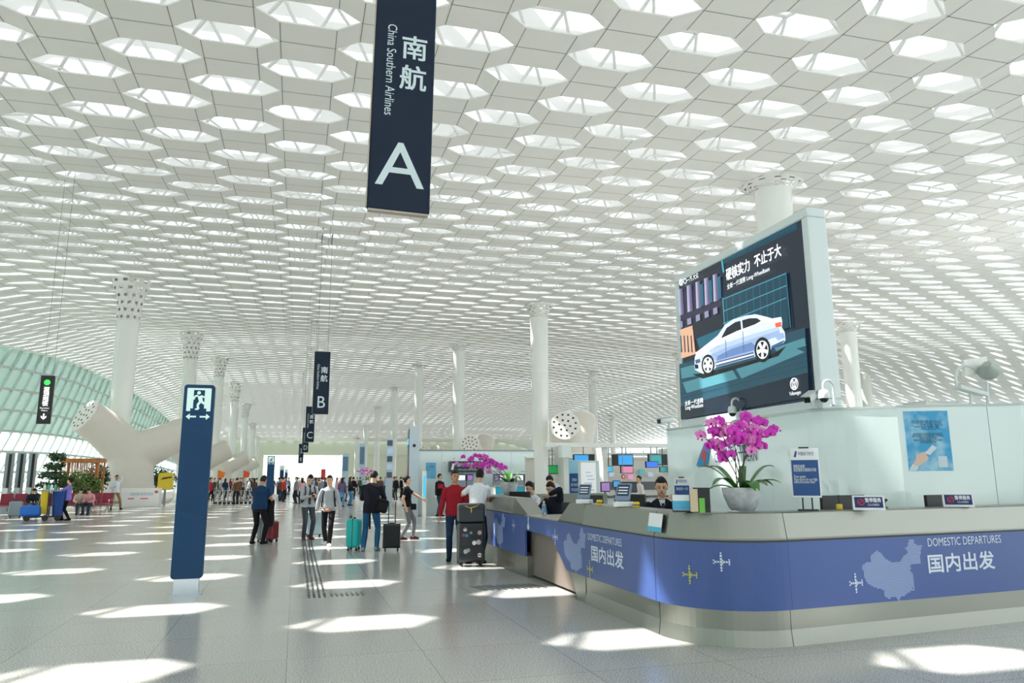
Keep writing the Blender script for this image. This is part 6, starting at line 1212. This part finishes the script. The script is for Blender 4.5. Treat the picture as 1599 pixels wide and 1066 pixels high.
for v in (.2, .36, .52, .68): MB().box((0, -0.153, v), (0.46, 0.008, 0.012)).build('groove', M_DARK, cs)
r = thing('case_bag', 'dark grey vanity case on top of the sticker-covered suitcase', 'bag', P + Vector((0, 0, 0.785)), rad(-6)); MB().box((0, 0, 0.17), (0.5, 0.26, 0.34)).build('body', mat('dark grey vinyl', '33383D', 0.4), r, bevel=0.035); MB().tube([(-0.13, -0.14, 0.3), (-0.04, -0.15, 0.26), (0.06, -0.15, 0.28), (0.14, -0.14, 0.33)], 0.006, 6).build('cord', mat('gold cord', 'B59A4C', 0.4), r); MB().box((-0.01, -0.135, 0.22), (0.02, 0.012, 0.09)).build('clasp', mat('gold clasp', 'B59A4C', 0.3, 0.8), r); MB().box((0, -0.131, 0.24), (0.48, 0.006, 0.01)).build('seam', M_DARK, r)
# clerks behind the counter
def stool(label, p, up=0.14):
    r = thing('office_chair', label, 'chair', p); MB().lathe([(0.2, 0.5 + up), (0.22, 0.54 + up), (0.2, 0.57 + up), (0.05, 0.58 + up)], n=20).build('seat', M_DARK, r); MB().tube([(0, 0, 0.06), (0, 0, 0.5 + up)], 0.03, 8).build('post', M_GREYMET, r)
    for a in range(5): MB().tube([(0, 0, 0.08), (0.28 * math.cos(a * 1.2566), 0.28 * math.sin(a * 1.2566), 0.03)], 0.02, 6).build('leg', M_DARK, r)
    return r
d = at_x(1032, 770, 4.62); Pc = Vector((d.x, d.y, 0)); fc = face_cam(Pc)
o, q = person('person in a dark suit and tie, smiling behind the counter with one hand raised', Pc, fc + 0.12, top='1B2130', bottom='1B2130', under='E6EAF0', height=1.72, seat=0.8, lean=0.12, turn=-0.1, nod=0.05, hand_l=(0.2, -0.26, 1.36), hand_r=(-0.2, -0.36, 1.02), foot_l=(0.12, -0.4, 0.18), foot_r=(-0.12, -0.4, 0.18), face=True, vox=0.007, smile=True)
print('reception head', tuple(round(x, 2) for x in q['head']))
stool('black office stool under the smiling receptionist', Pc, 0.12)
t = MB(); t.prism([(-0.018, 0.0), (0.018, 0.0), (0.03, -0.2), (0, -0.24), (-0.03, -0.2)], (0, 0, 0), X3, Z3, (0, -0.012, 0)); c = q['head']; hd = thing('tie', 'dark striped tie of the smiling receptionist', 'tie', c + Vector((math.sin(fc + .12) * 0.085, -math.cos(fc + .12) * 0.085, -0.2)), fc + 0.12); t.build('blade', cloth('3A4458'), hd)
for px, X, rz, kw, lab, sl in ((838, 4.75, rad(-75), dict(top='E4E8EE', bottom='1E222B', sleeve='short'), 'person in white shirt with dark vest band, seated behind the low counter part', 1), (869, 4.75, rad(-60), dict(top='1E2330', bottom='1E222B'), 'person in a dark suit resting chin on one hand, seated behind the counter', 2)):
    d = at_x(px, 760, X); Pc = Vector((d.x, d.y, 0))
    o, q = person(lab, Pc, rz, height=1.72, seat=0.74, lean=0.2, nod=0.2, hand_l=(0.16, -0.4, 1.08) if sl == 1 else (0.06, -0.3, 1.3), hand_r=(-0.16, -0.4, 1.08), foot_l=(0.12, -0.4, 0.14), foot_r=(-0.12, -0.4, 0.14), face=True, vox=0.009, **kw)
    print('clerk head', tuple(round(x, 2) for x in q['head']))
    stool(['', 'black office stool under the clerk in the white shirt', 'black office stool under the clerk in the dark suit'][sl], Pc)
    if sl == 1: v = MB().lathe([(0.2, 0), (0.205, 0.14), (0.185, 0.14), (0.18, 0)], n=24, sy=0.72); c = q['chest']; v.build('vest_band', cloth('2A3040'), o, loc=o.matrix_basis.inverted() @ (c - Z3 * 0.12))
# staff in the check-in area
P = at_y(880, 790, 19.6); person('person in a pale blue shirt bending over a desk left of the blue banner', Vector((P.x, 19.6, 0)), rad(-95), top='C6D2E2', bottom='2A2F3A', lean=0.5, nod=0.3, hand_l=(0.2, -0.5, 1.0), hand_r=(-0.2, -0.45, 1.0), height=1.75, vox=0.014, fingers=False)
P = at_y(999, 790, 24.2); person('person in a white blouse with dark hair bun at the check-in desks', Vector((P.x, 24.2, 0)), rad(-80), top='E6E6E4', bottom='2A2C34', hair='bun', height=1.62, vox=0.015, fingers=False)
# ------------------------------------------------------------------ left side
P = pz_(178, 795.5)
o, q = person('person in a white shirt and khaki trousers talking on a phone, legs apart', P, rad(25), top='DDE3EC', bottom='9C7E55', shoes='2A2020', height=1.86, turn=0.2, hand_l=(0.13, -0.1, 1.6), hand_r=(-0.12, -0.24, 1.15), foot_l=(0.3, 0.0, 0), foot_r=(-0.14, 0.05, 0), skin='b', vox=0.013, fingers=False)
P = pz_(103, 812)
o, q = person('person in a purple uniform top and black trousers pushing the cleaning cart', P, rad(-85), top='8A7CC8', bottom='16171B', height=1.68, hand_l=(0.2, -0.5, 1.1), hand_r=(-0.2, -0.45, 1.12), foot_l=(0.1, 0.1, 0), foot_r=(-0.1, -0.2, 0), hem=-0.1, vox=0.013, fingers=False, hair='bun')
for px, py, rz, top, bot, lab in ((45, 803, 40, '2A2E36', '5A6A80', 'person in dark clothes bending forward on the bench left of the cleaning cart'), (58, 802, -30, '3A4850', '6E7C90', 'person in a slate jacket sitting just left of the yellow board'), (8, 797, 170, '2C2C30', '22242A', 'person in a charcoal top sitting at the picture edge'), (122, 803, 20, 'C9B7A8', '4A4A50', 'person in a beige top sitting behind the cleaner'), (140, 803, -15, 'D99AA0', '3A3A44', 'person in a pink top sitting right of the cleaner')):
    P = pz_(px, py); person(lab, P, rad(rz), top=top, bottom=bot, seat=0.5, lean=0.3, nod=0.4, height=1.68, hand_l=(0.15, -0.4, 0.62), hand_r=(-0.15, -0.4, 0.62), foot_l=(0.12, -0.42, 0), foot_r=(-0.12, -0.42, 0), vox=0.016, fingers=False)
    st = thing('waiting_stool', 'low grey seat under the ' + lab.replace('person in', 'person in', 1).split(' sitting')[0].split(' bending')[0], 'seat', P); MB().box((0, 0, 0.37), (0.42, 0.42, 0.06)).build('seat', M_GREYMET, st, bevel=0.02); MB().tube([(0, 0, 0), (0, 0, 0.35)], 0.05, 8).build('post', M_GREYMET, st)
P = pz_(23, 808); suitcase('blue-grey suitcase standing by the bench left of the cleaning cart', P, rad(10), 0.5, 0.3, 0.68, '8C9AA2', ribs=4)
# ------------------------------------------------------------------ the crowd far down the hall
P = pz_(327, 787); person('person in a red top and black trousers walking out from behind the tall blue totem', P, rad(80), top='C03038', bottom='17181C', height=1.72, foot_l=(0.06, -0.3, 0), foot_r=(-0.06, 0.35, 0.05), vox=0.016, fingers=False)
P = pz_(533, 791); w1, _ = person('person with long dark hair in a mauve top and blue jeans, seen from behind', P, rad(170), top='6A5F84', bottom='5A8CB4', hair='long', height=1.64, vox=0.015, fingers=False, wide=0.9)
P = pz_(546, 789); person('person with long black hair in black top and blue jeans, beside the one in mauve', P, rad(120), top='1A1A1E', bottom='4F86B0', hair='long', height=1.7, vox=0.015, fingers=False, wide=0.9, hand_l=(0.2, -0.35, 1.1))
base_a, _ = person('distant person in the crowd', Vector((0.5, 75, 0)), rad(170), top='2A2C34', bottom='23252C', height=1.7, vox=0.022, fingers=False)
base_b, _ = person('distant person in the crowd', Vector((-0.5, 80, 0)), rad(20), top='3A3E48', bottom='2C3A50', height=1.66, hair='long', vox=0.022, fingers=False, foot_l=(0.08, -0.16, 0), foot_r=(-0.08, 0.16, 0), hand_l=(0.2, -0.3, 1.0))
tops = [('black', '1C1D21'), ('red', 'B8383C'), ('white', 'DADCE0'), ('navy', '2A3A5A'), ('grey', '8A8C92'), ('pink', 'D8A2A6'), ('brown', '6A4C3C'), ('green', '4A6A52'), ('sky-blue', '8FB4D4'), ('cream', 'D8CDB4')]
rc = random.Random(21); spots, pxs = [], []
for i in range(120):
    px = rc.choice([rc.uniform(322, 402), rc.uniform(428, 475), rc.uniform(488, 500), rc.uniform(522, 565), rc.uniform(585, 628), rc.uniform(340, 560)]); Y = rc.uniform(50, 115); p = at_y(px, 745, Y)
    if any((p - s).length < 0.8 for s in spots): continue
    spots.append(p); pxs.append(px)
cnt = {}
for i, p in enumerate(spots):
    src = base_b if i % 2 else base_a; c = src if i < 2 else copy_tree(src)
    if i < 2: c = [base_a, base_b][i]
    c.location = (p.x, p.y, 0); c.rotation_euler.z = rc.uniform(0, 6.28); nm, col = tops[rc.randrange(len(tops))]
    zone = next(z for lim, z in ((402, 'behind the baggage trolleys'), (432, 'beside the blue totem behind the navy-shirt man'), (482, 'left of the man on his phone'), (520, 'behind the walking woman'), (565, 'left of the man in jeans'), (999, 'right of the man in jeans')) if pxs[i] < lim)
    c['label'] = f'distant {"long-haired" if i % 2 else "short-haired"} person in a {nm} top {zone}'; c['group'] = 'crowd far down the hall'
    for ch in kids(c):
        if ch.name.startswith('shirt'): ch.material_slots[0].link = 'OBJECT'; ch.material_slots[0].material = cloth(col)
# luggage carts and flags among the crowd
for px, Y, col, lab in ((268 + 72, 58, 'E8823A', 'orange flag held up among the crowd, first of two'), (380, 62, 'E2603C', 'orange-red flag held up among the crowd, second of two')):
    p = at_y(px, 742, Y); r = thing('flag', lab, 'flag', (p.x, Y, 0)); MB().tube([(0, 0, 1.0), (0, 0, p.z + 0.4)], 0.015, 6).build('stick', M_GREYMET, r); MB().add([(0, 0, p.z + 0.4), (0.5, 0.05, p.z + 0.2), (0.42, 0.0, p.z - 0.15), (0, 0, p.z - 0.2)], [(0, 1, 2, 3)]).build('cloth', cloth(col), r)
    pr, _ = person('person in the crowd holding the ' + lab.split(' held')[0], Vector((p.x - 0.2, Y, 0)), 0.3, top='3C4A44', height=1.68, vox=0.022, fingers=False, hand_l=(0.2, -0.05, 1.3))
# ------------------------------------------------------------------ tactile paving and floor grate
M_TACT = mat('dark steel tactile bar', '5A5D60', 0.35, 0.6)
tp = thing('tactile_paving', 'strip of raised steel tactile bars running down the hall and turning to the counter', 'paving', (-0.02, 14, 0)); struct(tp)
pa, pb = at_z(491, 934), at_z(476, 845); x0 = (at_z(476, 930).x + at_z(513, 930).x) / 2
b = MB()
for k in range(4):
    for i in range(44): b.box((x0 - 0.105 + 0.07 * k, 11.2 + i * 0.3, 0.002), (0.03, 0.27, 0.006))
b.build('guide_bars', M_TACT, tp, world=True)
b = MB()
for k in range(4):
    for i in range(5): b.box((x0 - 0.105 + 0.07 * k, 10.85 + i * 0.07, 0.002), (0.03, 0.03, 0.006))
b.build('warning_studs', M_TACT, tp, world=True)
b = MB()
for i in range(7): b.box((x0 + 0.2 + i * 0.07, 11.0, 0.002), (0.03, 0.26, 0.006))
b.build('turn_bars', M_TACT, tp, world=True)
b = MB(); g0 = at_z(795, 917)
for i in range(10): b.box((g0.x - 0.45 + i * 0.1, g0.y + 0.05, 0.002), (0.035, 0.5, 0.006), 0.25)
b.build('grate_bars', M_TACT, tp, world=True)
